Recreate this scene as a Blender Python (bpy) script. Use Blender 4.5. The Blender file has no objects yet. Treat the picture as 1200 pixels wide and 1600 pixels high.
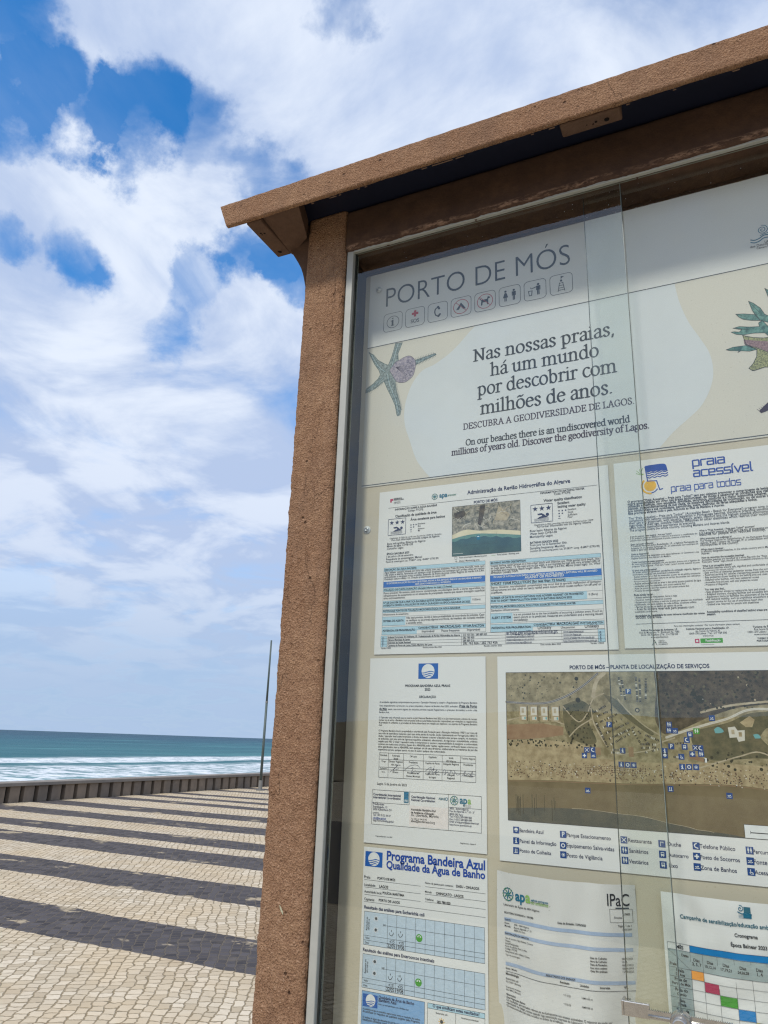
import bpy, bmesh, math, random
from mathutils import Vector, Matrix, noise as MN
from math import pi, sin, cos, radians
random.seed(7)
S = bpy.context.scene
COL = S.collection
H = 1.55                      # eye height above the paving (all board heights below are relative to the eye)

# ------------------------------------------------------------------ camera
cd = bpy.data.cameras.new('camera')
cd.sensor_fit = 'VERTICAL'; cd.sensor_height = 32.0; cd.sensor_width = 24.0
cd.lens = 1166.18 / 1600 * 32.0
cd.clip_start = 0.02; cd.clip_end = 90000
cam = bpy.data.objects.new('camera', cd); COL.objects.link(cam)
R_ = Vector((0.903067, 0.42829, 0.032213)); U_ = Vector((0.098611, -0.279754, 0.954994)); F_ = Vector((-0.418026, 0.859247, 0.294871))
cam.matrix_world = Matrix(((R_.x, U_.x, -F_.x, 0), (R_.y, U_.y, -F_.y, 0), (R_.z, U_.z, -F_.z, H), (0, 0, 0, 1)))
S.camera = cam

# ------------------------------------------------------------------ sun, sky, exposure
SUN_DIR = Vector((-0.06, -0.66, 0.75)).normalized()      # towards the sun
sl = bpy.data.lights.new('sun', 'SUN'); sl.energy = 2.7; sl.angle = radians(7); sl.color = (1.0, 0.93, 0.83)
sun = bpy.data.objects.new('sun', sl); COL.objects.link(sun)
sun.rotation_euler = SUN_DIR.to_track_quat('Z', 'Y').to_euler(); sun.location = (-2, -6, 9)
S.view_settings.view_transform = 'Standard'; S.view_settings.look = 'None'
S.view_settings.exposure = 0.0; S.view_settings.gamma = 1.0
S.cycles.max_bounces = 8; S.cycles.transparent_max_bounces = 16; S.cycles.glossy_bounces = 4
S.cycles.use_denoising = True; S.cycles.use_adaptive_sampling = False; S.cycles.filter_width = 1.25; S.cycles.denoising_prefilter = 'NONE'
S.cycles.caustics_reflective = False; S.cycles.caustics_refractive = False

HOLES = [((-0.627, 0.37, 0.686), 0.069, 1), ((-0.664, 0.403, 0.63), 0.051, 0.9), ((-0.603, 0.442, 0.664), 0.053, 1), ((-0.561, 0.492, 0.666), 0.064, 1), ((-0.508, 0.546, 0.666), 0.06, 0.9), ((-0.458, 0.608, 0.648), 0.056, 0.9), ((-0.656, 0.514, 0.553), 0.053, 0.85), ((-0.632, 0.553, 0.542), 0.043, 0.6), ((-0.71, 0.459, 0.534), 0.034, 0.7), ((-0.331, 0.532, 0.779), 0.051, 0.8), ((-0.503, 0.652, 0.567), 0.056, 0.9), ((-0.467, 0.695, 0.547), 0.047, 0.8), ((-0.557, 0.629, 0.543), 0.034, 0.4), ((-0.606, 0.631, 0.484), 0.047, 0.6), ((-0.618, 0.697, 0.363), 0.043, 0.35), ((-0.034, 0.655, 0.755), 0.111, 0.35), ((-0.783, 0.608, 0.135), 0.051, 0.4), ((-0.181, 0.626, 0.758), 0.051, 0.15)]
BANKS = [((-0.669, 0.454, 0.588), 0.077, 0.8), ((-0.552, 0.419, 0.721), 0.077, 1), ((-0.598, 0.416, 0.685), 0.039, 0.8), ((-0.622, 0.49, 0.61), 0.06, 0.7), ((-0.513, 0.453, 0.729), 0.163, 0.6), ((-0.23, 0.637, 0.736), 0.206, 0.5), ((-0.635, 0.474, 0.61), 0.094, 0.5), ((-0.538, 0.567, 0.624), 0.094, 0.5), ((-0.696, 0.526, 0.489), 0.146, 0.6), ((-0.527, 0.689, 0.497), 0.086, 0.4), ((-0.598, 0.405, 0.692), 0.06, 0.2)]

def nn(nt, t, **kw):
    n = nt.nodes.new(t)
    for k, v in kw.items():
        if k == 'inp':
            for i, x in v.items():
                if hasattr(x, 'is_output') or isinstance(x, bpy.types.NodeSocket): nt.links.new(x, n.inputs[i])
                else: n.inputs[i].default_value = x
        else: setattr(n, k, v)
    return n
def math_(nt, op, a, b=0.0, clamp=False):
    return nn(nt, 'ShaderNodeMath', operation=op, use_clamp=clamp, inp={0: a, 1: b}).outputs[0]
def vmath(nt, op, a, b=None, s=None):
    n = nn(nt, 'ShaderNodeVectorMath', operation=op); i = {0: a}
    if b is not None: i[1] = b
    for k, x in i.items():
        if isinstance(x, bpy.types.NodeSocket): nt.links.new(x, n.inputs[k])
        else: n.inputs[k].default_value = x
    if s is not None:
        if isinstance(s, bpy.types.NodeSocket): nt.links.new(s, n.inputs['Scale'])
        else: n.inputs['Scale'].default_value = s
    return n
def mrange(nt, v, a, b, c=0.0, d=1.0, smooth=False):
    return nn(nt, 'ShaderNodeMapRange', interpolation_type='SMOOTHSTEP' if smooth else 'LINEAR', inp={0: v, 1: a, 2: b, 3: c, 4: d}).outputs[0]
def mixc(nt, f, a, b, mode='MIX'):
    n = nn(nt, 'ShaderNodeMix', data_type='RGBA', blend_type=mode)
    for i, x in ((0, f), (6, a), (7, b)):
        if isinstance(x, bpy.types.NodeSocket): nt.links.new(x, n.inputs[i])
        else: n.inputs[i].default_value = (x if i == 0 else (tuple(x) + (1,))[:4])
    return n.outputs[2]
def noise_(nt, vec, scale, detail=4, rough=0.5, dist=0.0, out=0):
    n = nn(nt, 'ShaderNodeTexNoise', inp={'Scale': scale, 'Detail': detail, 'Roughness': rough, 'Distortion': dist})
    if vec is not None: nt.links.new(vec, n.inputs['Vector'])
    return n.outputs[out]
def ramp(nt, v, stops, interp='LINEAR'):
    n = nn(nt, 'ShaderNodeValToRGB'); cr = n.color_ramp; cr.interpolation = interp
    while len(cr.elements) < len(stops): cr.elements.new(0.5)
    for e, (p, c) in zip(cr.elements, stops):
        e.position = p; e.color = (tuple(c) + (1,))[:4] if hasattr(c, '__len__') else (c, c, c, 1)
    nt.links.new(v, n.inputs[0]); return n.outputs[0]

W = bpy.data.worlds.new('World'); S.world = W; W.use_nodes = True
nt = W.node_tree; nt.nodes.clear()
sky = nn(nt, 'ShaderNodeTexSky', sky_type='NISHITA', sun_disc=False)
sky.sun_elevation = math.asin(SUN_DIR.z); sky.sun_rotation = math.atan2(SUN_DIR.x, SUN_DIR.y)
sky.air_density = 1.0; sky.dust_density = 0.3; sky.ozone_density = 2.5
d = nn(nt, 'ShaderNodeTexCoord').outputs['Generated']
sp = nn(nt, 'ShaderNodeSeparateXYZ', inp={0: d})
zz = math_(nt, 'MAXIMUM', sp.outputs[2], 0.0)
inv = math_(nt, 'DIVIDE', 1.0, math_(nt, 'ADD', zz, 0.16))
p2 = vmath(nt, 'SCALE', d, s=inv).outputs[0]
n1 = noise_(nt, p2, 2.6, 10, 0.58, 0.5)
n2 = noise_(nt, p2, 0.9, 5, 0.5, 0.3)
n3 = noise_(nt, vmath(nt, 'ADD', p2, (3.1, 1.7, 0.4)).outputs[0], 2.0, 8, 0.55, 0.6)
cov = math_(nt, 'ADD', math_(nt, 'MULTIPLY', math_(nt, 'SUBTRACT', n1, 0.5), 3.0), 0.98)
cov = math_(nt, 'ADD', cov, math_(nt, 'MULTIPLY', math_(nt, 'SUBTRACT', n2, 0.5), 0.6))
# a soft warp of the direction breaks up the outlines of the clear patches
wv = nn(nt, 'ShaderNodeTexNoise', inp={'Vector': d, 'Scale': 6.0, 'Detail': 9.0, 'Roughness': 0.62}).outputs[1]
dw = vmath(nt, 'NORMALIZE', vmath(nt, 'ADD', d, vmath(nt, 'SCALE', vmath(nt, 'SUBTRACT', wv, (.5, .5, .5)).outputs[0], s=0.20).outputs[0]).outputs[0]).outputs[0]
for lst, sg in ((HOLES, -1.3), (BANKS, 0.6)):
    for c, r, a in lst:
        dt = vmath(nt, 'DOT_PRODUCT', dw, c).outputs['Value']
        w = mrange(nt, dt, cos(r * 1.1), cos(r * 0.1), 0.0, a * sg, True)
        cov = math_(nt, 'ADD', cov, w)
mask = math_(nt, 'MAXIMUM', mrange(nt, cov, -0.42, 1.05, 0.0, 1.0, True), mrange(nt, n3, .42, .75, 0.0, .16))
mask = math_(nt, 'MAXIMUM', mask, mrange(nt, sp.outputs[2], 0.50, 0.10, 0.0, 0.97, True))
shade = mrange(nt, math_(nt, 'ADD', n3, math_(nt, 'MULTIPLY', math_(nt, 'SUBTRACT', n1, 0.5), 0.6)), 0.36, 0.62, 0.0, 1.0, True)
lowgrey = mrange(nt, sp.outputs[2], 0.45, 0.2, 0.0, 0.35, True)
shade = math_(nt, 'SUBTRACT', shade, lowgrey, True)
ccol = mixc(nt, shade, (0.50, 0.62, 0.87), (0.84, 0.92, 1.06))
# pale blue air above the horizon, with faint streaks of cloud
streak = mrange(nt, cov, 0.5, 1.2, 0.0, 0.30, True)
ccol = mixc(nt, mrange(nt, sp.outputs[2], 0.26, 0.02, 0.0, 1.0, True), ccol, mixc(nt, streak, (0.40, 0.555, 0.80), (0.58, 0.69, 0.87)))
bgs = nn(nt, 'ShaderNodeBackground', inp={'Strength': 0.15})
skyc = nn(nt, 'ShaderNodeHueSaturation', inp={'Saturation': 1.36, 'Value': 1.5, 'Color': sky.outputs[0]}).outputs[0]
nt.links.new(skyc, bgs.inputs['Color'])
bgc = nn(nt, 'ShaderNodeBackground', inp={'Strength': 0.96}); nt.links.new(ccol, bgc.inputs['Color'])
mx = nn(nt, 'ShaderNodeMixShader', inp={0: mask, 1: bgs.outputs[0], 2: bgc.outputs[0]})
nt.links.new(mx.outputs[0], nn(nt, 'ShaderNodeOutputWorld').inputs[0])

# ------------------------------------------------------------------ materials
MATS = {}
def new_mat(name):
    m = bpy.data.materials.new(name); m.use_nodes = True; t = m.node_tree; t.nodes.clear()
    o = nn(t, 'ShaderNodeOutputMaterial'); b = nn(t, 'ShaderNodeBsdfPrincipled'); t.links.new(b.outputs[0], o.inputs[0])
    MATS[name] = m
    return m, t, b, o
def objco(t): return nn(t, 'ShaderNodeTexCoord').outputs['Object']
def setin(t, b, k, v):
    if isinstance(v, bpy.types.NodeSocket): t.links.new(v, b.inputs[k])
    else: b.inputs[k].default_value = (tuple(v) + (1,))[:4] if hasattr(v, '__len__') else v
def simple(name, col, rough=0.7, var=0.12, scale=40, spec=0.3, metal=0.0, bump=0.0, bscale=200):
    m, t, b, o = new_mat(name); c = objco(t)
    n = noise_(t, c, scale, 4, 0.6)
    setin(t, b, 'Base Color', mixc(t, n, tuple(x * (1 - var) for x in col), tuple(min(1, x * (1 + var)) for x in col)))
    setin(t, b, 'Roughness', rough); setin(t, b, 'Metallic', metal); setin(t, b, 'Specular IOR Level', spec)
    if bump:
        bn = nn(t, 'ShaderNodeBump', inp={'Strength': bump, 'Distance': 0.001, 'Height': noise_(t, c, bscale, 3, 0.6)})
        t.links.new(bn.outputs[0], b.inputs['Normal'])
    return m

# rendered plaster of the kiosk
m, t, b, o = new_mat('brown_plaster'); c = objco(t)
big = noise_(t, c, 5.0, 5, 0.6); med = noise_(t, c, 60.0, 6, 0.65); fine = noise_(t, c, 320.0, 5, 0.75)
vor = nn(t, 'ShaderNodeTexVoronoi', feature='F1', inp={'Vector': c, 'Scale': 330.0, 'Randomness': 1.0}).outputs[0]
col = mixc(t, mrange(t, big, .35, .65), (0.350, 0.198, 0.118), (0.430, 0.262, 0.160))
col = mixc(t, mrange(t, med, .40, .62), mixc(t, 0.5, col, (0.265, 0.145, 0.088)), col)
col = mixc(t, mrange(t, fine, .55, .68, 0, .85), col, (0.66, 0.45, 0.31))
col = mixc(t, mrange(t, fine, .46, .30, 0, .95), col, (0.070, 0.036, 0.026))  # tiny shadows of the rough grain darkened into the low spots
# old pits, hair cracks and grey weather stains
pit = nn(t, 'ShaderNodeTexVoronoi', feature='F1', inp={'Vector': c, 'Scale': 42.0, 'Randomness': 1.0}).outputs[0]
pitm = math_(t, 'MULTIPLY', mrange(t, pit, .13, .06), mrange(t, noise_(t, c, 9.0, 2, .5), .50, .56))
crk = math_(t, 'ABSOLUTE', math_(t, 'SUBTRACT', noise_(t, nn(t, 'ShaderNodeMapping', inp={'Vector': c, 'Scale': (1.0, 1.0, .35)}).outputs[0], 13.0, 4, .6), .5))
crkm = math_(t, 'MULTIPLY', mrange(t, crk, .010, .003), mrange(t, noise_(t, c, 6.0, 2, .5), .52, .60))
dk = math_(t, 'MAXIMUM', pitm, math_(t, 'MULTIPLY', crkm, .32), True)
wz = mrange(t, noise_(t, nn(t, 'ShaderNodeMapping', inp={'Vector': c, 'Scale': (1.6, 1.6, .5), 'Location': (2, 0, 1)}).outputs[0], 9.0, 5, .65), .50, .70, 0, .55)
col = mixc(t, wz, col, (0.235, 0.145, 0.100))
col = mixc(t, math_(t, 'MULTIPLY', dk, .8), col, (0.05, 0.026, 0.02))
setin(t, b, 'Base Color', col); setin(t, b, 'Roughness', 0.92); setin(t, b, 'Specular IOR Level', 0.12)
hh = math_(t, 'ADD', math_(t, 'MULTIPLY', fine, 0.8), math_(t, 'MULTIPLY', vor, 0.45))
hh = math_(t, 'SUBTRACT', math_(t, 'ADD', hh, math_(t, 'MULTIPLY', med, 1.0)), dk)
bn = nn(t, 'ShaderNodeBump', inp={'Strength': 1.0, 'Distance': 0.006, 'Height': hh}); t.links.new(bn.outputs[0], b.inputs['Normal'])

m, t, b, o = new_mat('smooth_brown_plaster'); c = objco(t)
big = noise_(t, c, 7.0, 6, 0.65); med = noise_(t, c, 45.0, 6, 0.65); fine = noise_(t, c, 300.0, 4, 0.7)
col = mixc(t, mrange(t, big, .35, .65), (0.062, 0.038, 0.028), (0.105, 0.062, 0.042))  # browns deepened to carry the shade under the roof
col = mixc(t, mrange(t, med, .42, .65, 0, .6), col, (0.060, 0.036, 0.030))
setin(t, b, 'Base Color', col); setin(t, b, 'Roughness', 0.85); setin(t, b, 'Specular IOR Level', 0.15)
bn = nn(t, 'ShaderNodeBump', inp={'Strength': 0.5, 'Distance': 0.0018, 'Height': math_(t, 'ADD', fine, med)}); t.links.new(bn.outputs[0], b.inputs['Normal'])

simple('shaded_brown_plaster', (0.120, 0.075, 0.055), 0.88, 0.3, 60, 0.12, bump=0.7, bscale=350)  # brown plaster darkened for the shade on the roof's underside
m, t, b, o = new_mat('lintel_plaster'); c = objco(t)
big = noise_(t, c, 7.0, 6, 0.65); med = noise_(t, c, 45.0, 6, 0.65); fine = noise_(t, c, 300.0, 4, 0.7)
col = mixc(t, mrange(t, big, .35, .65), (0.062, 0.038, 0.028), (0.105, 0.062, 0.042))  # roof shade over the lintel is mixed into these dark browns
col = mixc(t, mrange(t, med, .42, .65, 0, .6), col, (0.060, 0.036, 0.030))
zc_ = nn(t, 'ShaderNodeSeparateXYZ', inp={0: c}).outputs[2]       # sun on the lower arris, coloured in as a paler patchy band
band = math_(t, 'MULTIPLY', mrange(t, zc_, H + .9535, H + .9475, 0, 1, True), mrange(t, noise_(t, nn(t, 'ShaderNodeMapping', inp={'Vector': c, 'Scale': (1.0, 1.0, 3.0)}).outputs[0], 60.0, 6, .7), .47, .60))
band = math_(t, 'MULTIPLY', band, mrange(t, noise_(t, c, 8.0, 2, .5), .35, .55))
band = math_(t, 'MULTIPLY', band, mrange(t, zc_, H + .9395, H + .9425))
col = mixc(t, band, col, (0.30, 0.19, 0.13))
setin(t, b, 'Base Color', col); setin(t, b, 'Roughness', 0.85); setin(t, b, 'Specular IOR Level', 0.15)
bn = nn(t, 'ShaderNodeBump', inp={'Strength': 0.5, 'Distance': 0.0018, 'Height': math_(t, 'ADD', fine, med)}); t.links.new(bn.outputs[0], b.inputs['Normal'])
simple('worn_plaster_edge', (0.20, 0.13, 0.095), 0.9, 0.35, 120, 0.1, bump=0.6, bscale=300)
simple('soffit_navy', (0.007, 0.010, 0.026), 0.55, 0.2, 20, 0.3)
simple('dark_case_lining', (0.014, 0.010, 0.009), 0.6, 0.3, 25, 0.3)
simple('shaded_backing_brown', (0.045, 0.030, 0.026), 0.7, 0.3, 30, 0.2)
simple('aluminium_frame', (0.40, 0.41, 0.38), 0.42, 0.10, 60, 0.4, metal=0.15)
simple('rubber_seal_and_gap_shade', (0.022, 0.025, 0.022), 0.6, 0.2, 50, 0.3)
simple('rail_grey', (0.20, 0.21, 0.18), 0.45, 0.15, 50, 0.4, metal=0.3)
simple('screw_steel', (0.45, 0.47, 0.48), 0.32, 0.15, 300, 0.5, metal=0.85)
simple('nylon_washer', (0.55, 0.58, 0.60), 0.5, 0.08, 200, 0.4)
simple('lock_chrome', (0.52, 0.51, 0.49), 0.24, 0.25, 180, 0.5, metal=0.95)
simple('dark_hole', (0.012, 0.010, 0.010), 0.9, 0.1, 50, 0.05)
m, t, b, o = new_mat('cream_backing'); c = objco(t)
col = mixc(t, noise_(t, c, 3.0, 4, .6), (0.46, 0.42, 0.33), (0.55, 0.505, 0.405))
col = mixc(t, mrange(t, noise_(t, c, 260.0, 3, .6), .62, .75, 0, .35), col, (0.35, 0.29, 0.2))
st = nn(t, 'ShaderNodeMapping', inp={'Vector': c, 'Scale': (3.0, 1, 30.0)}).outputs[0]
col = mixc(t, mrange(t, noise_(t, st, 1.0, 4, .6), .55, .75, 0, .22), col, (0.48, 0.40, 0.27))
setin(t, b, 'Base Color', col); setin(t, b, 'Roughness', 0.7)

m, t, b, o = new_mat('white_paper'); c = objco(t)
col = mixc(t, noise_(t, c, 6.0, 4, .6), (0.655, 0.67, 0.675), (0.715, 0.73, 0.73))
setin(t, b, 'Base Color', col); setin(t, b, 'Roughness', 0.75); setin(t, b, 'Specular IOR Level', 0.2)
bn = nn(t, 'ShaderNodeBump', inp={'Strength': 0.25, 'Distance': 0.004, 'Height': noise_(t, c, 9.0, 3, .5)}); t.links.new(bn.outputs[0], b.inputs['Normal'])
m, t, b, o = new_mat('stained_paper'); c = objco(t)
col = mixc(t, noise_(t, c, 5.0, 5, .6), (0.56, 0.56, 0.55), (0.68, 0.69, 0.69))
sp_ = mrange(t, noise_(t, c, 330.0, 4, .7), .66, .70, 0, .75)
zone = mrange(t, noise_(t, c, 14.0, 3, .5), .48, .62)
col = mixc(t, math_(t, 'MULTIPLY', sp_, zone), col, (0.10, 0.09, 0.08))
setin(t, b, 'Base Color', col); setin(t, b, 'Roughness', 0.75)
m, t, b, o = new_mat('sand_print'); c = objco(t)
col = mixc(t, noise_(t, c, 420.0, 3, .7), (0.50, 0.487, 0.43), (0.61, 0.597, 0.54))
col = mixc(t, mrange(t, noise_(t, c, 300.0, 2, .6), .67, .72, 0, .55), col, (0.27, 0.25, 0.2))
setin(t, b, 'Base Color', col); setin(t, b, 'Roughness', 0.6)
def ink(name, col, var=0.04, sc=120, col2=None):
    m, t, b, o = new_mat(name); c = objco(t)
    a2 = col2 or tuple(min(1, x * (1 + var)) for x in col); a1 = col if col2 else tuple(x * (1 - var) for x in col)
    setin(t, b, 'Base Color', mixc(t, mrange(t, noise_(t, c, sc, 5, .65), .38, .62), a1, a2)); setin(t, b, 'Roughness', 0.6); setin(t, b, 'Specular IOR Level', 0.25)
    return m
INK = {}
for k, name, col, kw in (
    ('k', 'ink_black', (0.020, 0.022, 0.028), {}), ('n', 'ink_navy', (0.016, 0.026, 0.085), {}), ('B', 'ink_blue', (0.010, 0.060, 0.330), {}),
    ('g', 'ink_green', (0.012, 0.17, 0.11), {}), ('T', 'ink_teal', (0.03, 0.13, 0.19), {}), ('G', 'ink_grey', (0.075, 0.095, 0.12), {}),
    ('S', 'ink_serif', (0.018, 0.026, 0.034), {}), ('P', 'ink_plum', (0.030, 0.018, 0.042), {}), ('r', 'ink_red', (0.48, 0.09, 0.12), {}),
    ('fb', 'flag_blue', (0.010, 0.100, 0.400), {}), ('lb', 'table_pale_blue', (0.39, 0.58, 0.69), {}), ('mb', 'table_blue', (0.025, 0.14, 0.47), {}),
    ('pb', 'chart_pale_blue', (0.45, 0.56, 0.67), {}), ('bb', 'box_blue', (0.20, 0.37, 0.62), {}), ('w', 'print_white', (0.68, 0.71, 0.725), {}), ('bw', 'blob_white', (0.58, 0.625, 0.66), dict(var=.02, sc=8)),
    ('or', 'print_orange', (0.80, 0.33, 0.06), {}), ('mg', 'print_magenta', (0.42, 0.03, 0.10), {}), ('gr', 'print_green', (0.05, 0.30, 0.03), {}),
    ('cb', 'print_cyan_blue', (0.005, 0.19, 0.50), {}), ('ye', 'print_yellow', (0.80, 0.62, 0.02), {}), ('tg', 'print_grey_teal', (0.30, 0.37, 0.38), {}),
    ('su', 'print_sun_yellow', (0.72, 0.42, 0.04), {}), ('bar', 'print_bar_blue', (0.33, 0.42, 0.58), {}), ('lk', 'thin_rule_grey', (0.055, 0.07, 0.085), {}),
    ('pink', 'print_pale_pink', (0.70, 0.66, 0.65), {}), ('teal', 'print_deep_teal', (0.01, 0.14, 0.24), {}), ('lg', 'print_light_green', (0.25, 0.45, 0.12), {}),
    ('sf', 'starfish_print', (0.085, 0.125, 0.135), dict(col2=(0.32, 0.38, 0.38), sc=190)), ('sfo', 'starfish_outline', (0.035, 0.085, 0.09), {}),
    ('sh', 'shell_print', (0.17, 0.155, 0.23), dict(col2=(0.42, 0.38, 0.44), sc=200)),
    ('sw', 'seaweed_print', (0.025, 0.10, 0.10), dict(col2=(0.13, 0.29, 0.26), sc=130)), ('swo', 'seaweed_outline', (0.018, 0.03, 0.03), {}),
    ('md', 'reef_print', (0.10, 0.11, 0.06), dict(col2=(0.38, 0.40, 0.20), sc=500)), ('mp', 'reef_purple', (0.16, 0.10, 0.12), dict(col2=(0.30, 0.20, 0.22), sc=400)),
    ('m_sand', 'map_sand', (0.27, 0.21, 0.12), dict(col2=(0.42, 0.345, 0.21), sc=90)), ('m_dry', 'map_dry_land', (0.165, 0.138, 0.070), dict(col2=(0.36, 0.31, 0.19), sc=70)),
    ('m_red', 'map_red_earth', (0.24, 0.145, 0.085), dict(col2=(0.30, 0.20, 0.12), sc=60)), ('m_scrub', 'map_scrub', (0.040, 0.033, 0.022), dict(col2=(0.115, 0.090, 0.058), sc=75)),
    ('m_wet', 'map_wet_sand', (0.138, 0.105, 0.055), dict(col2=(0.178, 0.140, 0.076), sc=24)), ('m_water', 'map_water', (0.060, 0.068, 0.060), dict(col2=(0.105, 0.100, 0.075), sc=30)),
    ('m_green', 'map_green', (0.070, 0.072, 0.040), dict(col2=(0.150, 0.128, 0.070), sc=60)), ('m_road', 'map_road', (0.10, 0.10, 0.11), {}), ('m_edge', 'map_road_edge', (0.34, 0.285, 0.19), dict(col2=(0.46, 0.40, 0.29), sc=80)),
    ('m_car', 'map_dark_dots', (0.018, 0.017, 0.018), {}), ('m_lite', 'map_light_dots', (0.58, 0.56, 0.50), {}), ('m_pool', 'map_pool', (0.14, 0.36, 0.38), {}),
    ('m_land', 'aerial_land', (0.10, 0.105, 0.085), dict(col2=(0.40, 0.37, 0.30), sc=130)), ('m_beach', 'aerial_beach', (0.60, 0.55, 0.38), dict(col2=(0.68, 0.62, 0.45), sc=50)),
    ('m_sea', 'aerial_sea', (0.035, 0.085, 0.105), dict(col2=(0.055, 0.125, 0.13), sc=25)), ('m_shal', 'aerial_shallows', (0.10, 0.22, 0.20), dict(col2=(0.15, 0.28, 0.24), sc=40)),
    ('ds', 'map_bush', (0.030, 0.030, 0.018), {}), ('pu', 'umbrella_dots', (0.10, 0.05, 0.035), {})):
    INK[k] = ink(name, col, **kw)

# glass with a thin film of dust and salt
m, t, b, o = new_mat('dusty_glass'); t.nodes.remove(b); c = objco(t)
tr = nn(t, 'ShaderNodeBsdfTransparent', inp={'Color': (0.968, 0.980, 0.965, 1)})
gl = nn(t, 'ShaderNodeBsdfGlossy', inp={'Roughness': 0.0, 'Color': (0.95, 1.0, 1.0, 1)})
geo = nn(t, 'ShaderNodeNewGeometry')
fr = nn(t, 'ShaderNodeFresnel', inp={'IOR': 1.5}).outputs[0]
fr = math_(t, 'MULTIPLY', math_(t, 'MULTIPLY', fr, math_(t, 'SUBTRACT', 1.0, geo.outputs['Backfacing'])), 1.6, True)
s1 = nn(t, 'ShaderNodeMixShader', inp={0: fr, 1: tr.outputs[0], 2: gl.outputs[0]})
t.links.new(s1.outputs[0], o.inputs[0])
simple('salt_speck', (0.55, 0.58, 0.58), 0.9, 0.1, 50, 0.1)
simple('pane_strip_dark', (0.030, 0.042, 0.040), 0.3, 0.3, 60, 0.4)
simple('pane_strip_pale', (0.20, 0.25, 0.235), 0.3, 0.3, 60, 0.4)
simple('glass_edge_green', (0.018, 0.030, 0.026), 0.15, 0.3, 90, 0.5)
simple('glass_edge_pale', (0.16, 0.22, 0.20), 0.15, 0.3, 90, 0.5)

# ------------------------------------------------------------------ object helpers
def link(o, parent=None):
    COL.objects.link(o)
    if parent: o.parent = parent
    return o
def thing(name, label, cat, loc, group=None):
    o = bpy.data.objects.new(name, None); o.location = loc; o.empty_display_size = 0.1
    COL.objects.link(o); o['label'] = label; o['category'] = cat
    if group: o['group'] = group
    return o
def meshobj(name, verts, faces, mats, midx=None, parent=None, smooth=False, base=(0, 0, 0)):
    """verts in world space; base = world location of the parent (an unrotated Empty)"""
    me = bpy.data.meshes.new(name)
    me.from_pydata([(v[0] - base[0], v[1] - base[1], v[2] - base[2]) for v in verts], [], faces)
    for k in (mats if isinstance(mats, (list, tuple)) else [mats]): me.materials.append(k)
    if midx: me.polygons.foreach_set('material_index', midx)
    if smooth: me.polygons.foreach_set('use_smooth', [True] * len(me.polygons))
    me.update()
    return link(bpy.data.objects.new(name, me), parent)
def bevbox(name, x0, x1, y0, y1, z0, z1, mat, parent=None, base=(0, 0, 0), bev=0.0, seg=2):
    bm = bmesh.new(); bmesh.ops.create_cube(bm, size=1)
    for v in bm.verts: v.co = Vector((x0 + (v.co.x + .5) * (x1 - x0), y0 + (v.co.y + .5) * (y1 - y0), z0 + (v.co.z + .5) * (z1 - z0))) - Vector(base)
    if bev: bmesh.ops.bevel(bm, geom=bm.edges[:], offset=bev, segments=seg, affect='EDGES', profile=0.5)
    me = bpy.data.meshes.new(name); bm.to_mesh(me); bm.free(); me.materials.append(mat)
    return link(bpy.data.objects.new(name, me), parent)
def rrect(w0, w1, h0, h1, r, step, seg=5):
    """rounded rectangle as a loop of (a, b, na, nb), counter-clockwise, edges cut every step"""
    pts = []
    cs = [(w1 - r, h0 + r, -pi / 2), (w1 - r, h1 - r, 0), (w0 + r, h1 - r, pi / 2), (w0 + r, h0 + r, pi)]
    for i, (cx, cy, a0) in enumerate(cs):
        for k in range(seg + 1):
            a = a0 + (pi / 2) * k / seg; pts.append((cx + r * cos(a), cy + r * sin(a), cos(a), sin(a)))
        nx, ny, na = cs[(i + 1) % 4]
        p = pts[-1]; q = (nx + r * cos(na), ny + r * sin(na))
        L = math.hypot(q[0] - p[0], q[1] - p[1]); n = max(1, int(L / step))
        for k in range(1, n): pts.append((p[0] + (q[0] - p[0]) * k / n, p[1] + (q[1] - p[1]) * k / n, p[2], p[3]))
    return pts
def rough_sweep(name, loop, stations, place, mat, amp, parent, base, smooth=True):
    """sweep a section along stations; place(a, b, s) -> point, amp(point) = roughness in metres"""
    vs, fs = [], []; n = len(loop)
    for s in stations:
        for a, b_, na, nb in loop:
            P = Vector(place(a, b_, s)); Q = Vector(place(a + na, b_ + nb, s)) - Vector(place(a, b_, s)); Q.normalize()
            k = amp(P)
            dsp = k * (0.75 * MN.noise(P * 170) + 0.55 * MN.noise(P * 420 + Vector((3, 1, 7))) + 1.1 * MN.noise(P * 34 + Vector((9, 2, 4))))
            vs.append(P + Q * dsp)
    for i in range(len(stations) - 1):
        for j in range(n):
            a = i * n + j; c_ = i * n + (j + 1) % n; fs.append((a, c_, c_ + n, a + n))
    fs.append(tuple(range(n))[::-1]); fs.append(tuple((len(stations) - 1) * n + j for j in range(n)))
    return meshobj(name, vs, fs, mat, parent=parent, smooth=smooth, base=base)
def frange(a, b, st):
    n = max(1, int(round((b - a) / st))); return [a + (b - a) * i / n for i in range(n + 1)]
def tube(path, r, seg=8):
    vs, fs = [], []
    for i, p in enumerate(path):
        p = Vector(p); q = Vector(path[min(i + 1, len(path) - 1)]) - Vector(path[max(0, i - 1)]); q.normalize()
        u = q.orthogonal().normalized(); w = q.cross(u); rr = r[i] if isinstance(r, (list, tuple)) else r
        for k in range(seg): a = 2 * pi * k / seg; vs.append(p + (u * cos(a) + w * sin(a)) * rr)
    for i in range(len(path) - 1):
        for k in range(seg): fs.append((i * seg + k, i * seg + (k + 1) % seg, (i + 1) * seg + (k + 1) % seg, (i + 1) * seg + k))
    fs.append(tuple(range(seg))[::-1]); fs.append(tuple((len(path) - 1) * seg + k for k in range(seg)))
    return vs, fs
def structure(o): o['kind'] = 'structure'; return o
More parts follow.
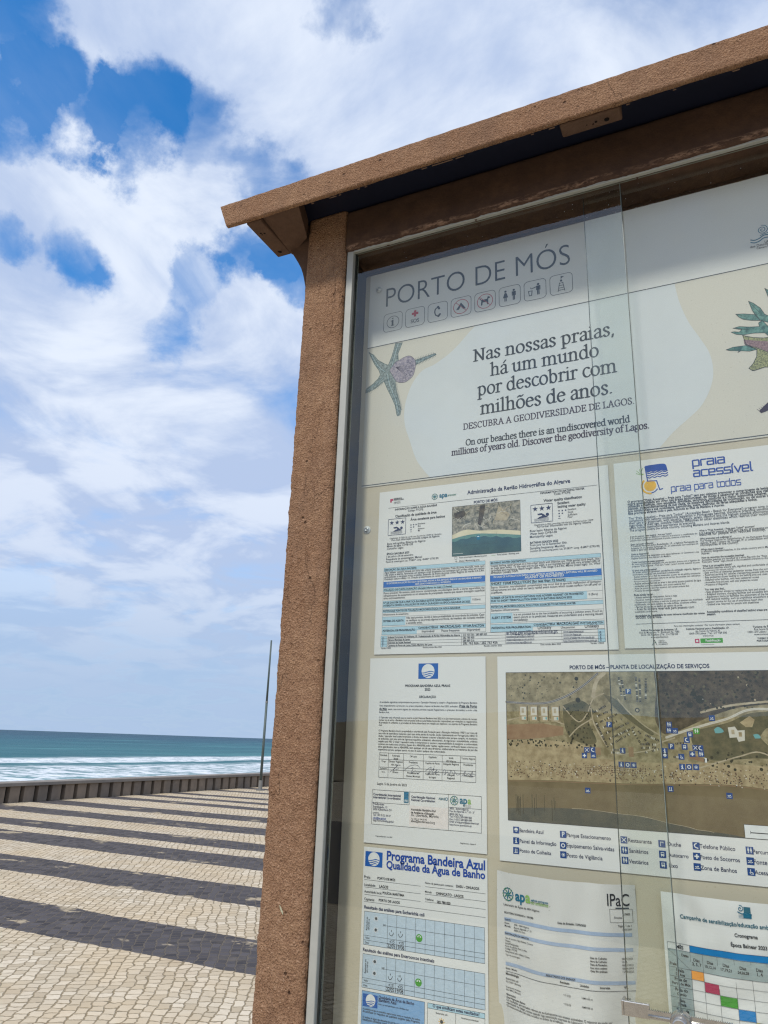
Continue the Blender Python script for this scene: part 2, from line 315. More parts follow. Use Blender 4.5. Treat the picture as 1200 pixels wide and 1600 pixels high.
# ------------------------------------------------------------------ paving, beach, sea
m, t, b, o = new_mat('mosaic_paving'); c = objco(t)
s = nn(t, 'ShaderNodeSeparateXYZ', inp={0: c})
wob = math_(t, 'MULTIPLY', math_(t, 'SUBTRACT', noise_(t, c, 0.9, 2, .5), .5), 0.16)
wob2 = math_(t, 'MULTIPLY', math_(t, 'SUBTRACT', noise_(t, c, 9.0, 2, .6), .5), 0.06)
yy = math_(t, 'ADD', math_(t, 'ADD', s.outputs[1], wob), wob2)
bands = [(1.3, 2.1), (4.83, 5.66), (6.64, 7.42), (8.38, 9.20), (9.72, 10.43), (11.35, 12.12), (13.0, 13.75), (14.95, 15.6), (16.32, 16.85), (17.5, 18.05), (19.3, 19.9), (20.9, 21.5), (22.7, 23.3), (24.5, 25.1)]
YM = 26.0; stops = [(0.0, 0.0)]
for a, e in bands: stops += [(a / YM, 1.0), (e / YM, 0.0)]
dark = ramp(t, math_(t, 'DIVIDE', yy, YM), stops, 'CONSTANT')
warp = nn(t, 'ShaderNodeTexNoise', inp={'Vector': c, 'Scale': 2.2, 'Detail': 2.0}).outputs[1]
cw = vmath(t, 'ADD', c, vmath(t, 'SCALE', vmath(t, 'SUBTRACT', warp, (.5, .5, .5)).outputs[0], s=0.10).outputs[0]).outputs[0]
# fan-laid rows of rough cubes
arc = math_(t, 'MULTIPLY', math_(t, 'SINE', math_(t, 'MULTIPLY', s.outputs[0], 2.1)), 0.09)
cwv = nn(t, 'ShaderNodeSeparateXYZ', inp={0: cw})
fw_ = nn(t, 'ShaderNodeTexNoise', inp={'Vector': c, 'Scale': 10.0, 'Detail': 3.0}).outputs[1]
cv = nn(t, 'ShaderNodeCombineXYZ', inp={0: cwv.outputs[0], 1: math_(t, 'ADD', cwv.outputs[1], arc), 2: 0.0}).outputs[0]
cv = vmath(t, 'ADD', cv, vmath(t, 'SCALE', vmath(t, 'SUBTRACT', fw_, (.5, .5, .5)).outputs[0], s=0.060).outputs[0]).outputs[0]
cv = nn(t, 'ShaderNodeMapping', inp={'Vector': cv, 'Rotation': (0, 0, 1.02)}).outputs[0]
bk = nn(t, 'ShaderNodeTexBrick', offset=0.5, squash=0.8, squash_frequency=3, inp={'Vector': cv, 'Color1': (0, 0, 0, 1), 'Color2': (1, 1, 1, 1), 'Mortar': (.5, .5, .5, 1), 'Scale': 1.0, 'Mortar Size': 0.0075, 'Mortar Smooth': 0.6, 'Bias': 0.0, 'Brick Width': 0.098, 'Row Height': 0.078})
vcs = nn(t, 'ShaderNodeSeparateColor', inp={0: bk.outputs[0]}); ve = bk.outputs[1]
joint = math_(t, 'MULTIPLY', ve, mrange(t, noise_(t, c, 30.0, 3, .6), .30, .55, .45, 1.0))
lightc = mixc(t, vcs.outputs[0], (0.46, 0.385, 0.275), (0.66, 0.58, 0.455))
lightc = mixc(t, mrange(t, noise_(t, c, 24.0, 3, .6), .45, .7, 0, .35), lightc, (0.40, 0.33, 0.24))
lightc = mixc(t, mrange(t, noise_(t, c, 1.3, 4, .6), .40, .66, 0, .65), lightc, (0.56, 0.44, 0.285))
lightc = mixc(t, mrange(t, noise_(t, vmath(t, 'ADD', c, (7, 3, 0)).outputs[0], .8, 5, .65), .52, .68, 0, .35), lightc, (0.42, 0.32, 0.22))
darkc = mixc(t, vcs.outputs[1], (0.050, 0.047, 0.052), (0.100, 0.092, 0.098))
dust = mrange(t, noise_(t, c, 3.0, 4, .6), .55, .72, 0, .14)
darkc = mixc(t, dust, darkc, (0.4, 0.33, 0.22))
sn = nn(t, 'ShaderNodeMapping', inp={'Vector': c, 'Scale': (1.0, 1.9, 1)}).outputs[0]
patch = mrange(t, math_(t, 'ADD', noise_(t, sn, 1.15, 5, .62), math_(t, 'MULTIPLY', noise_(t, c, 14.0, 3, .6), .10)), .655, .69)
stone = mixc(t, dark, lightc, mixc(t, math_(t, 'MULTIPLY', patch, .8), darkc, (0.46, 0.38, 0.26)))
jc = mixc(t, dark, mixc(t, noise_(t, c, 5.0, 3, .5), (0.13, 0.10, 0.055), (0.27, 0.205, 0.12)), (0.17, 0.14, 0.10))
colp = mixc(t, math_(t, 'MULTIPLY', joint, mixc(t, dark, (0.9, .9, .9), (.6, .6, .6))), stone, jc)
setin(t, b, 'Base Color', colp); setin(t, b, 'Roughness', 0.85); setin(t, b, 'Specular IOR Level', 0.15)
bn = nn(t, 'ShaderNodeBump', inp={'Strength': 0.5, 'Distance': 0.02, 'Height': math_(t, 'SUBTRACT', math_(t, 'MULTIPLY', vcs.outputs[2], 0.25), joint)})
t.links.new(bn.outputs[0], b.inputs['Normal'])
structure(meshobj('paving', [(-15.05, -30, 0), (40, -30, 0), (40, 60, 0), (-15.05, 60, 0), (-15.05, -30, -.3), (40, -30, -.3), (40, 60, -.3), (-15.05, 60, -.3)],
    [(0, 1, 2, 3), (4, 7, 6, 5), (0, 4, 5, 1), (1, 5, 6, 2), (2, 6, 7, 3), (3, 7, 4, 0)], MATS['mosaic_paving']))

simple('beach_sand', (0.50, 0.42, 0.28), 0.9, 0.2, 3, 0.1)
SEA = H - 5.2
structure(meshobj('beach', [(-15.06, -300, -2.2), (-15.06, 900, -2.2), (-48, 900, SEA + .3), (-48, -300, SEA + .3), (-95, 900, SEA - 1.2), (-95, -300, SEA - 1.2),
    (60, -300, -2.2), (60, 900, -2.2)], [(0, 1, 2, 3), (3, 2, 4, 5), (6, 7, 1, 0)], MATS['beach_sand']))
m, t, b, o = new_mat('sea_water'); c = objco(t)
s = nn(t, 'ShaderNodeSeparateXYZ', inp={0: c})
off = math_(t, 'MULTIPLY', s.outputs[0], -1.0)
deep = ramp(t, math_(t, 'DIVIDE', off, 1500.0), [(0.0, (0.060, 0.215, 0.225)), (0.10, (0.030, 0.145, 0.170)), (0.22, (0.016, 0.105, 0.145)), (0.5, (0.009, 0.060, 0.110)), (1.0, (0.007, 0.042, 0.090))])
st = nn(t, 'ShaderNodeMapping', inp={'Vector': c, 'Scale': (0.035, 0.011, 1)}).outputs[0]
deep = mixc(t, mrange(t, noise_(t, st, 1.0, 5, .6), .42, .62, 0, .45), deep, (0.012, 0.085, 0.115))
deep = mixc(t, mrange(t, noise_(t, vmath(t, 'ADD', st, (5, 9, 0)).outputs[0], .7, 5, .6), .50, .68, 0, .4), deep, (0.10, 0.30, 0.31))
fo = nn(t, 'ShaderNodeMapping', inp={'Vector': c, 'Scale': (0.30, 0.62, 1)}).outputs[0]
fn = noise_(t, fo, 1.0, 7, .68, .4)
edge = math_(t, 'MULTIPLY', math_(t, 'SUBTRACT', noise_(t, nn(t, 'ShaderNodeMapping', inp={'Vector': c, 'Scale': (0.0, 0.06, 1)}).outputs[0], 1.0, 7, .7), .5), 16.0)
xo = math_(t, 'ADD', off, edge)
wash = math_(t, 'MULTIPLY', mrange(t, xo, 106, 97), mrange(t, fn, .43, .54, .12, 1.0))
crest = math_(t, 'MULTIPLY', mrange(t, xo, 109, 113), mrange(t, xo, 139, 129))
gap = mrange(t, noise_(t, nn(t, 'ShaderNodeMapping', inp={'Vector': c, 'Scale': (0.0, 0.016, 1), 'Location': (0, 3.3, 0)}).outputs[0], 1.0, 3, .5), .36, .42)
crest = math_(t, 'MULTIPLY', math_(t, 'MULTIPLY', crest, gap), mrange(t, fn, .40, .50, .10, 1.0))
caps = math_(t, 'MULTIPLY', mrange(t, noise_(t, nn(t, 'ShaderNodeMapping', inp={'Vector': c, 'Scale': (0.05, 0.022, 1), 'Location': (7, 2, 0)}).outputs[0], 1.0, 5, .72), .715, .75), mrange(t, off, 700, 300))
foam = math_(t, 'MAXIMUM', math_(t, 'MAXIMUM', wash, crest), caps, True)
colw = mixc(t, foam, deep, (0.70, 0.74, 0.78))
setin(t, b, 'Base Color', colw); setin(t, b, 'Roughness', mrange(t, foam, 0, 1, .35, .9)); setin(t, b, 'Specular IOR Level', 0.3); setin(t, b, 'IOR', 1.09)
wv = nn(t, 'ShaderNodeMapping', inp={'Vector': c, 'Scale': (0.25, 0.10, 1)}).outputs[0]
bn = nn(t, 'ShaderNodeBump', inp={'Strength': 1.0, 'Distance': 1.4, 'Height': noise_(t, wv, 1.0, 5, .6)}); t.links.new(bn.outputs[0], b.inputs['Normal'])
xs = frange(-40, -90, 3) + frange(-92, -145, 1.2) + frange(-149, -420, 6); ys = frange(-60, 80, 4) + frange(81.5, 260, 1.5) + frange(264, 760, 5)
vs, fs = [], []
for x in xs:
    for y in ys:
        n_ = MN.noise(Vector((x * .06, y * .018, 0))) * .35 + MN.noise(Vector((x * .17, y * .05, 3))) * .16
        yc = -118 + 7 * MN.noise(Vector((y * .02, 0, 5)))
        u_ = x - yc
        rd = (1.35 + .5 * MN.noise(Vector((y * .03, 2, 1))) + .45 * MN.noise(Vector((y * .16, 6, 1))) + .25 * MN.noise(Vector((y * .4, x * .2, 1)))) * (math.exp(-(u_ / 3.2) ** 2) if u_ > 0 else math.exp(-(u_ / 9) ** 2))
        vs.append((x, y, SEA + n_ + rd))
ny = len(ys)
for i in range(len(xs) - 1):
    for j in range(ny - 1): fs.append((i * ny + j, i * ny + j + 1, (i + 1) * ny + j + 1, (i + 1) * ny + j))
structure(meshobj('sea', vs, fs, MATS['sea_water'], smooth=True))
structure(meshobj('open_sea', [(-30, -40000, SEA - .45), (-30, 40000, SEA - .45), (-60000, 40000, SEA - .45), (-60000, -40000, SEA - .45)], [(0, 1, 2, 3)], MATS['sea_water']))

# land added behind the viewer to cut bounce and low sky light: road, low scrubby hill (seen only in the glass)
simple('added_asphalt', (0.05, 0.05, 0.052), 0.9, 0.2, 8, 0.15)
simple('added_hill_scrub', (0.28, 0.23, 0.15), 0.95, 0.5, 0.2, 0.05)
structure(meshobj('added_road', [(-14, -12, .004), (40, -12, .004), (40, -5, .004), (-14, -5, .004)], [(0, 1, 2, 3)], MATS['added_asphalt']))
vs, fs = [], []; hx = frange(-120, 200, 8); hy = frange(-31, -160, 6)
for y in hy:
    for x in hx:
        k = min(1, (-31 - y) / 90.0); vs.append((x, y, -0.4 + (k ** 0.7) * (9 + 4 * MN.noise(Vector((x * .02, y * .02, 1)))) * min(1, (x + 125) / 70) + MN.noise(Vector((x * .2, y * .2, 0))) * .5))
nx_ = len(hx)
for i in range(len(hy) - 1):
    for j in range(nx_ - 1): fs.append((i * nx_ + j, i * nx_ + j + 1, (i + 1) * nx_ + j + 1, (i + 1) * nx_ + j))
structure(meshobj('added_hills', vs, fs, MATS['added_hill_scrub'], smooth=True))

# ------------------------------------------------------------------ sea wall of upright slabs under a coping
simple('weathered_concrete', (0.22, 0.178, 0.140), 0.9, 0.35, 5, 0.15, bump=0.4, bscale=60)
simple('pale_coping', (0.235, 0.21, 0.185), 0.85, 0.25, 4, 0.2)
simple('wall_gap_dark', (0.018, 0.018, 0.020), 0.95, 0.2, 10, 0.05)
wl = thing('sea_wall', 'low grey concrete sea wall with dark upright slots along the edge of the promenade', 'wall', (-15.2, 15, 0))
WB = (-15.2, 15, 0)
bevbox('wall_core', -15.45, -15.16, -12, 42, -.2, .345, MATS['wall_gap_dark'], wl, WB)
bevbox('coping', -15.50, -15.00, -12, 42, .345, .425, MATS['pale_coping'], wl, WB, .012)
vs, fs = [], []; y = -11.9; k = 0
while y < 41.5:
    w_ = 0.298 + random.uniform(-.01, .01); x1 = -15.05 + random.uniform(-.008, .008); x0 = -15.161; n0 = len(vs); z1 = .343
    vs += [(x0, y, .001), (x1, y + .012, .001), (x1, y + w_ - .012, .001), (x0, y + w_, .001), (x0, y, z1), (x1, y + .012, z1), (x1, y + w_ - .012, z1), (x0, y + w_, z1)]
    fs += [tuple(n0 + i for i in f) for f in ((0, 3, 2, 1), (4, 5, 6, 7), (0, 1, 5, 4), (1, 2, 6, 5), (2, 3, 7, 6), (3, 0, 4, 7))]
    y += .386
meshobj('upright_slabs', vs, fs, MATS['weathered_concrete'], parent=wl, base=WB)

# ------------------------------------------------------------------ bare mast by the wall
simple('mast_paint', (0.085, 0.115, 0.112), 0.5, 0.2, 6, 0.4)
simple('mast_foot', (0.20, 0.20, 0.19), 0.6, 0.2, 12, 0.3)
MX, MY = -14.03, 20.7
mt = thing('flag_mast', 'thin dark green bare mast standing beside the sea wall', 'mast', (MX, MY, 0))
v, f = tube([(MX, MY, .30), (MX, MY, 2.64)], [.044, .039], 10); meshobj('lower_pole', v, f, MATS['mast_paint'], parent=mt, base=(MX, MY, 0), smooth=True)
v, f = tube([(MX, MY, 2.64), (MX, MY, 2.70)], .043, 10); meshobj('joint_collar', v, f, MATS['mast_foot'], parent=mt, base=(MX, MY, 0))
v, f = tube([(MX, MY, 2.70), (MX, MY, 4.64)], [.035, .027], 10); meshobj('upper_pole', v, f, MATS['mast_paint'], parent=mt, base=(MX, MY, 0), smooth=True)
v, f = tube([(MX, MY, 0.0), (MX, MY, .02), (MX, MY, .021), (MX, MY, .30)], [.13, .13, .062, .058], 10); meshobj('base_sleeve', v, f, MATS['mast_foot'], parent=mt, base=(MX, MY, 0))

# ------------------------------------------------------------------ the notice kiosk
NB = (-0.115, 1.20, 0.0)
nb = thing('notice_board', 'brown rendered beach notice board with glass front and flat projecting roof', 'notice board', NB)
BP, SP = MATS['brown_plaster'], MATS['smooth_brown_plaster']
XR0, XR1 = 0.412, 0.508
def post(x0, x1, fine):
    loop = rrect(x0, x1, 1.105, 1.30, 0.011, 0.0035 if fine else 0.03)
    zs = ([0.0, .4, .8] + frange(.84, H + 1.036, .0035)) if fine else [0, .5, 1, 1.5, 2, H + 1.036]
    def amp(P):
        if not fine: return 0.0
        z = P.z - H
        k = 0.0016 if z < .78 else 0.0016 + (0.0004 - .0016) * min(1, (z - .78) / .12)
        return k
    return rough_sweep('post', loop, zs, lambda a, b_, s_: (a, b_, s_), BP, amp, nb, NB)
pl = post(-0.7365, -0.6448, True); pr = post(XR0, XR1, False)
# lintel between the posts, its lower edge coloured paler as if sunlit
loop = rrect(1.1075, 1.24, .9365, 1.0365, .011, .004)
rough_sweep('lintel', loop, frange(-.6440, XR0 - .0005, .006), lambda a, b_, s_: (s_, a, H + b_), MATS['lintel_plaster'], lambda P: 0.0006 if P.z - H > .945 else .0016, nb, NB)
# chipped scar and an old plug hole low on the post
vs, fs = [], []
for i in range(9):
    u = i / 8; w = .0011 * (.3 + sin(pi * u) + .9 * MN.noise(Vector((i * .7, 1, 1)))) ; vs += [(-.6946 + .0075 * u - w, 1.1026, H - .248 - .0125 * u), (-.6946 + .0075 * u + w, 1.1026, H - .2475 - .0125 * u)]
    if i: a = 2 * i; fs.append((a - 2, a, a + 1, a - 1))
simple('pale_scar', (0.42, 0.42, 0.30), 0.9, 0.4, 400, 0.1)
meshobj('plaster_scar', vs, fs, MATS['pale_scar'], parent=nb, base=NB)
# flat roof: rendered lip on a recessed navy soffit
RX0, RX1 = -0.8852, 0.66
def lip_amp(P): return 0.0007
lz0, lz1 = .9875, 1.0445
loop = rrect(1.0, 1.0105, lz0, lz1, .0048, .0035)
def lip_place(a, b_, s_):
    x = RX0 + s_ * (RX1 - RX0)
    if s_ < .05: x += (1 - s_ / .05) * .022 * (lz1 - b_) / (lz1 - lz0)
    return (x, a, H + b_)
rough_sweep('roof_lip', loop, [0, .0008, .002] + frange(.004, 1, .0035), lip_place, BP, lip_amp, nb, NB)
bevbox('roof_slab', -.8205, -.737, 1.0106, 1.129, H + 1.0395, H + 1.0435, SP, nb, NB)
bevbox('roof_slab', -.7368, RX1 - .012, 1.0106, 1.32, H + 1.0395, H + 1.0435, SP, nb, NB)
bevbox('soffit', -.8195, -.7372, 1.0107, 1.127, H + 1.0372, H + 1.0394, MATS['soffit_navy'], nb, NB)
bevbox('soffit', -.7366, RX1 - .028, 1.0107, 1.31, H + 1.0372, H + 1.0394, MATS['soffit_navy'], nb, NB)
vs, fs = [], []
for i, x in enumerate(frange(-.72, .64, .005)):
    w = .0007 * max(.03, .10 + MN.noise(Vector((x * 9, 3, 1))) + .9 * MN.noise(Vector((x * 70, 1, 5))))
    vs += [(x, 1.0106, H + lz0 + .0008), (x, 1.0128, H + lz0 + .0008), (x, 1.0128, H + lz0 + .0008 + w), (x, 1.0106, H + lz0 + .0008 + w)]
    if i and w > .0002:
        a = 4 * i
        for q in range(4): fs.append((a - 4 + q, a - 4 + (q + 1) % 4, a + (q + 1) % 4, a + q))
meshobj('drip_edge', vs, fs, MATS['worn_plaster_edge'], parent=nb, base=NB)
# small bracket block under the lip with a screw hole
def bracket(x0, x1, y0, y1, z0, z1, holes, name='bracket_block'):
    o_ = bevbox(name, x0, x1, y0, y1, z0, z1, MATS['shaded_brown_plaster'], nb, NB, .003, 3)
    for hx_, hy_, r in holes:
        h_ = meshobj('screw_hole', [(hx_ + r * cos(2 * pi * k / 12), hy_ + r * sin(2 * pi * k / 12), z0 - .0004) for k in range(12)], [tuple(range(12))], MATS['dark_hole'], base=NB); h_.parent = o_
    return o_
bracket(-.192, -.0945, 1.0108, 1.0385, H + .986, H + 1.037, [(-.118, 1.026, .0042), (-.135, 1.024, .0022), (-.14, 1.027, .0015), (-.150, 1.025, .0012)])
bracket(-.822, -.7875, 1.0108, 1.128, H + .987, H + 1.037, [(-.81, 1.045, .0020), (-.803, 1.048, .0022), (-.81, 1.050, .0014), (-.806, 1.112, .0034), (-.809, 1.11, .002)])
# curved gusset between the roof end and the post
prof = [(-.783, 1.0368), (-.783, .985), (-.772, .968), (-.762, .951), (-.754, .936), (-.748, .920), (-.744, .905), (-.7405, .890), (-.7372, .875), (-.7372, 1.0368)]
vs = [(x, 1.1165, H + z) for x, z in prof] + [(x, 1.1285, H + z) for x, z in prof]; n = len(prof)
meshobj('gusset', vs, [tuple(range(n))[::-1], tuple(range(n, 2 * n))] + [(i, (i + 1) % n, n + (i + 1) % n, n + i) for i in range(n)], MATS['shaded_brown_plaster'], parent=nb, base=NB)
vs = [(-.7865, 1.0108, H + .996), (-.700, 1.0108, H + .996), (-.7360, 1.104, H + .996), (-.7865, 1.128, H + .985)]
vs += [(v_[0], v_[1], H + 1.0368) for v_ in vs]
meshobj('gusset_cap', vs, [(0, 3, 2, 1), (4, 5, 6, 7), (0, 1, 5, 4), (1, 2, 6, 5), (2, 3, 7, 6), (3, 0, 4, 7)], MATS['shaded_brown_plaster'], parent=nb, base=NB)

# display case
CX0, CX1, CZ0, CZ1 = -.640, .410, -.80, .979
bevbox('backing_panel', CX0 - .0005, CX1, 1.1915, 1.21, H + CZ0, H + CZ1, MATS['cream_backing'], nb, NB)
bevbox('backing_shade_strip', CX0 + .001, CX1, 1.1890, 1.1912, H + .930, H + CZ1 - .0005, MATS['shaded_backing_brown'], nb, NB)  # shaded backing above the banner, coloured in as a brown strip
bevbox('gap_and_edge_seal', -.6450, -.6426, 1.116, 1.1335, H + CZ0, H + .9425, MATS['rubber_seal_and_gap_shade'], nb, NB)  # black strip stands for the shaded gap between post and frame
bevbox('case_lining', -.6406, -.6385, 1.134, 1.1912, H + CZ0, H + CZ1 - .001, MATS['dark_case_lining'], nb, NB)
bevbox('case_lining', CX1 - .002, CX1 + .0015, 1.134, 1.1912, H + CZ0, H + CZ1 - .001, MATS['dark_case_lining'], nb, NB)
bevbox('case_lining', -.6382, CX1 - .003, 1.134, 1.1888, H + CZ1, H + CZ1 + .004, MATS['dark_case_lining'], nb, NB)
bevbox('back_wall', -.64, XR0, 1.211, 1.29, H + CZ0, H + 1.036, SP, nb, NB)
bevbox('sill', -.64, XR0, 1.108, 1.29, H + CZ0 - .10, H + CZ0 - .0005, SP, nb, NB, .006)
# aluminium frame, seals and the two sliding panes
AL = MATS['aluminium_frame']
bevbox('window_frame', -.6425, -.6285, 1.1125, 1.1335, H + CZ0, H + .9430, AL, nb, NB, .0015)
bevbox('window_frame', CX1 - .012, CX1 + .0018, 1.1125, 1.1335, H + CZ0, H + .9430, AL, nb, NB, .0015)
bevbox('window_frame', -.6283, CX1 - .0122, 1.1125, 1.1200, H + .9352, H + .9430, AL, nb, NB, .001)
bevbox('window_frame', -.6283, CX1 - .0122, 1.1125, 1.1335, H + CZ0, H + CZ0 + .02, AL, nb, NB, .001)
bevbox('sliding_rail', -.6284, CX1 - .013, 1.1215, 1.1235, H + .935, H + .9432, MATS['rail_grey'], nb, NB)
bevbox('sliding_rail', -.6284, CX1 - .013, 1.1295, 1.1320, H + .9415, H + .9520, AL, nb, NB)
bevbox('sliding_rail', -.6284, CX1 - .013, 1.1375, 1.1395, H + .9480, H + .9580, MATS['rail_grey'], nb, NB)
bevbox('head_channel', -.6284, CX1 - .013, 1.1120, 1.1400, H + .9582, H + .978, MATS['rubber_seal_and_gap_shade'], nb, NB)
bevbox('gap_and_edge_seal', -.6284, -.6262, 1.1220, 1.1255, H + CZ0 + .02, H + .936, MATS['rubber_seal_and_gap_shade'], nb, NB)
bevbox('gap_and_edge_seal', -.6284, -.6268, 1.1300, 1.1330, H + CZ0 + .02, H + .941, MATS['rail_grey'], nb, NB)
def pane(x0, x1, y0, y1, left):
    z0, z1 = H + CZ0 + .0205, H + .958
    vs = [(x0, y0, z0), (x1, y0, z0), (x1, y0, z1), (x0, y0, z1), (x0, y1, z0), (x1, y1, z0), (x1, y1, z1), (x0, y1, z1)]
    fs = [(0, 1, 2, 3), (5, 4, 7, 6), (4, 0, 3, 7), (1, 5, 6, 2), (3, 2, 6, 7), (4, 5, 1, 0)]
    return meshobj('glass_pane', vs, fs, [MATS['dusty_glass'], MATS['glass_edge_green'], MATS['glass_edge_pale']], [0, 0, 1, 2 if left else 1, 1, 1], parent=nb, base=NB)
GX1 = -.1222 * 1.1258 / 1.19      # right edge of the outer pane
GX0 = -.1885 * 1.1345 / 1.19      # left edge of the inner pane
pane(-.6258, GX1, 1.1245, 1.1290, True)
pane(GX0, CX1 - .0125, 1.1340, 1.1385, False)
bevbox('pane_edge_strip', GX1 - .0005, GX1 + .0002, 1.1243, 1.1250, H + CZ0 + .021, H + .9575, MATS['pane_strip_pale'], nb, NB)
bevbox('pane_edge_strip', GX1 + .0003, GX1 + .0007, 1.1243, 1.1290, H + CZ0 + .021, H + .9575, MATS['pane_strip_dark'], nb, NB)
bevbox('pane_edge_strip', GX0 - .0009, GX0 - .0001, 1.1342, 1.1360, H + CZ0 + .021, H + .9575, MATS['pane_strip_dark'], nb, NB)
vs, fs = [], []
for i in range(420):
    x = random.uniform(-.62, .38); z = H + .95 - abs(random.gauss(0, .30))
    if random.random() < .35: x = random.gauss(GX1, .05)
    r = random.choice((.0003, .0004, .0005, .0007)); y = 1.1243 if x < GX1 - .003 else 1.1338
    if GX1 - .003 <= x < GX1 + .003 or not -.62 < x < .39: continue
    n0 = len(vs); a0 = random.uniform(0, 6.28)
    vs += [(x + r * random.uniform(.6, 1.2) * cos(a0 + 1.256 * k), y, z + r * random.uniform(.6, 1.2) * sin(a0 + 1.256 * k)) for k in range(5)]; fs.append(tuple(range(n0, n0 + 5)))
sp_ = meshobj('salt_specks', vs, fs, MATS['salt_speck'], parent=nb, base=NB); sp_['kind'] = 'stuff'
def screw_head(x, z, y, r):
    vs, fs = [], []
    prof_ = [(r, 0), (r, -.0008), (r * .8, -.0016), (r * .62, -.0018), (r * .6, -.0030), (r * .42, -.0040), (r * .3, -.0040), (r * .26, -.0028), (0.0001, -.0026)]
    for rr, yy_ in prof_:
        for k in range(20): a = 2 * pi * k / 20; vs.append((x + rr * cos(a), y + yy_, z + rr * sin(a)))
    for i in range(len(prof_) - 1):
        for k in range(20): fs.append((i * 20 + k, i * 20 + (k + 1) % 20, (i + 1) * 20 + (k + 1) % 20, (i + 1) * 20 + k))
    return meshobj('screw', vs, fs, [MATS['nylon_washer'], MATS['screw_steel']], [0] * 60 + [1] * (len(fs) - 60), parent=nb, base=NB, smooth=True)
screw_head(-.6134, H + .377, 1.1913, .0075); screw_head(-.6063, H + .8895, 1.1872, .0065)
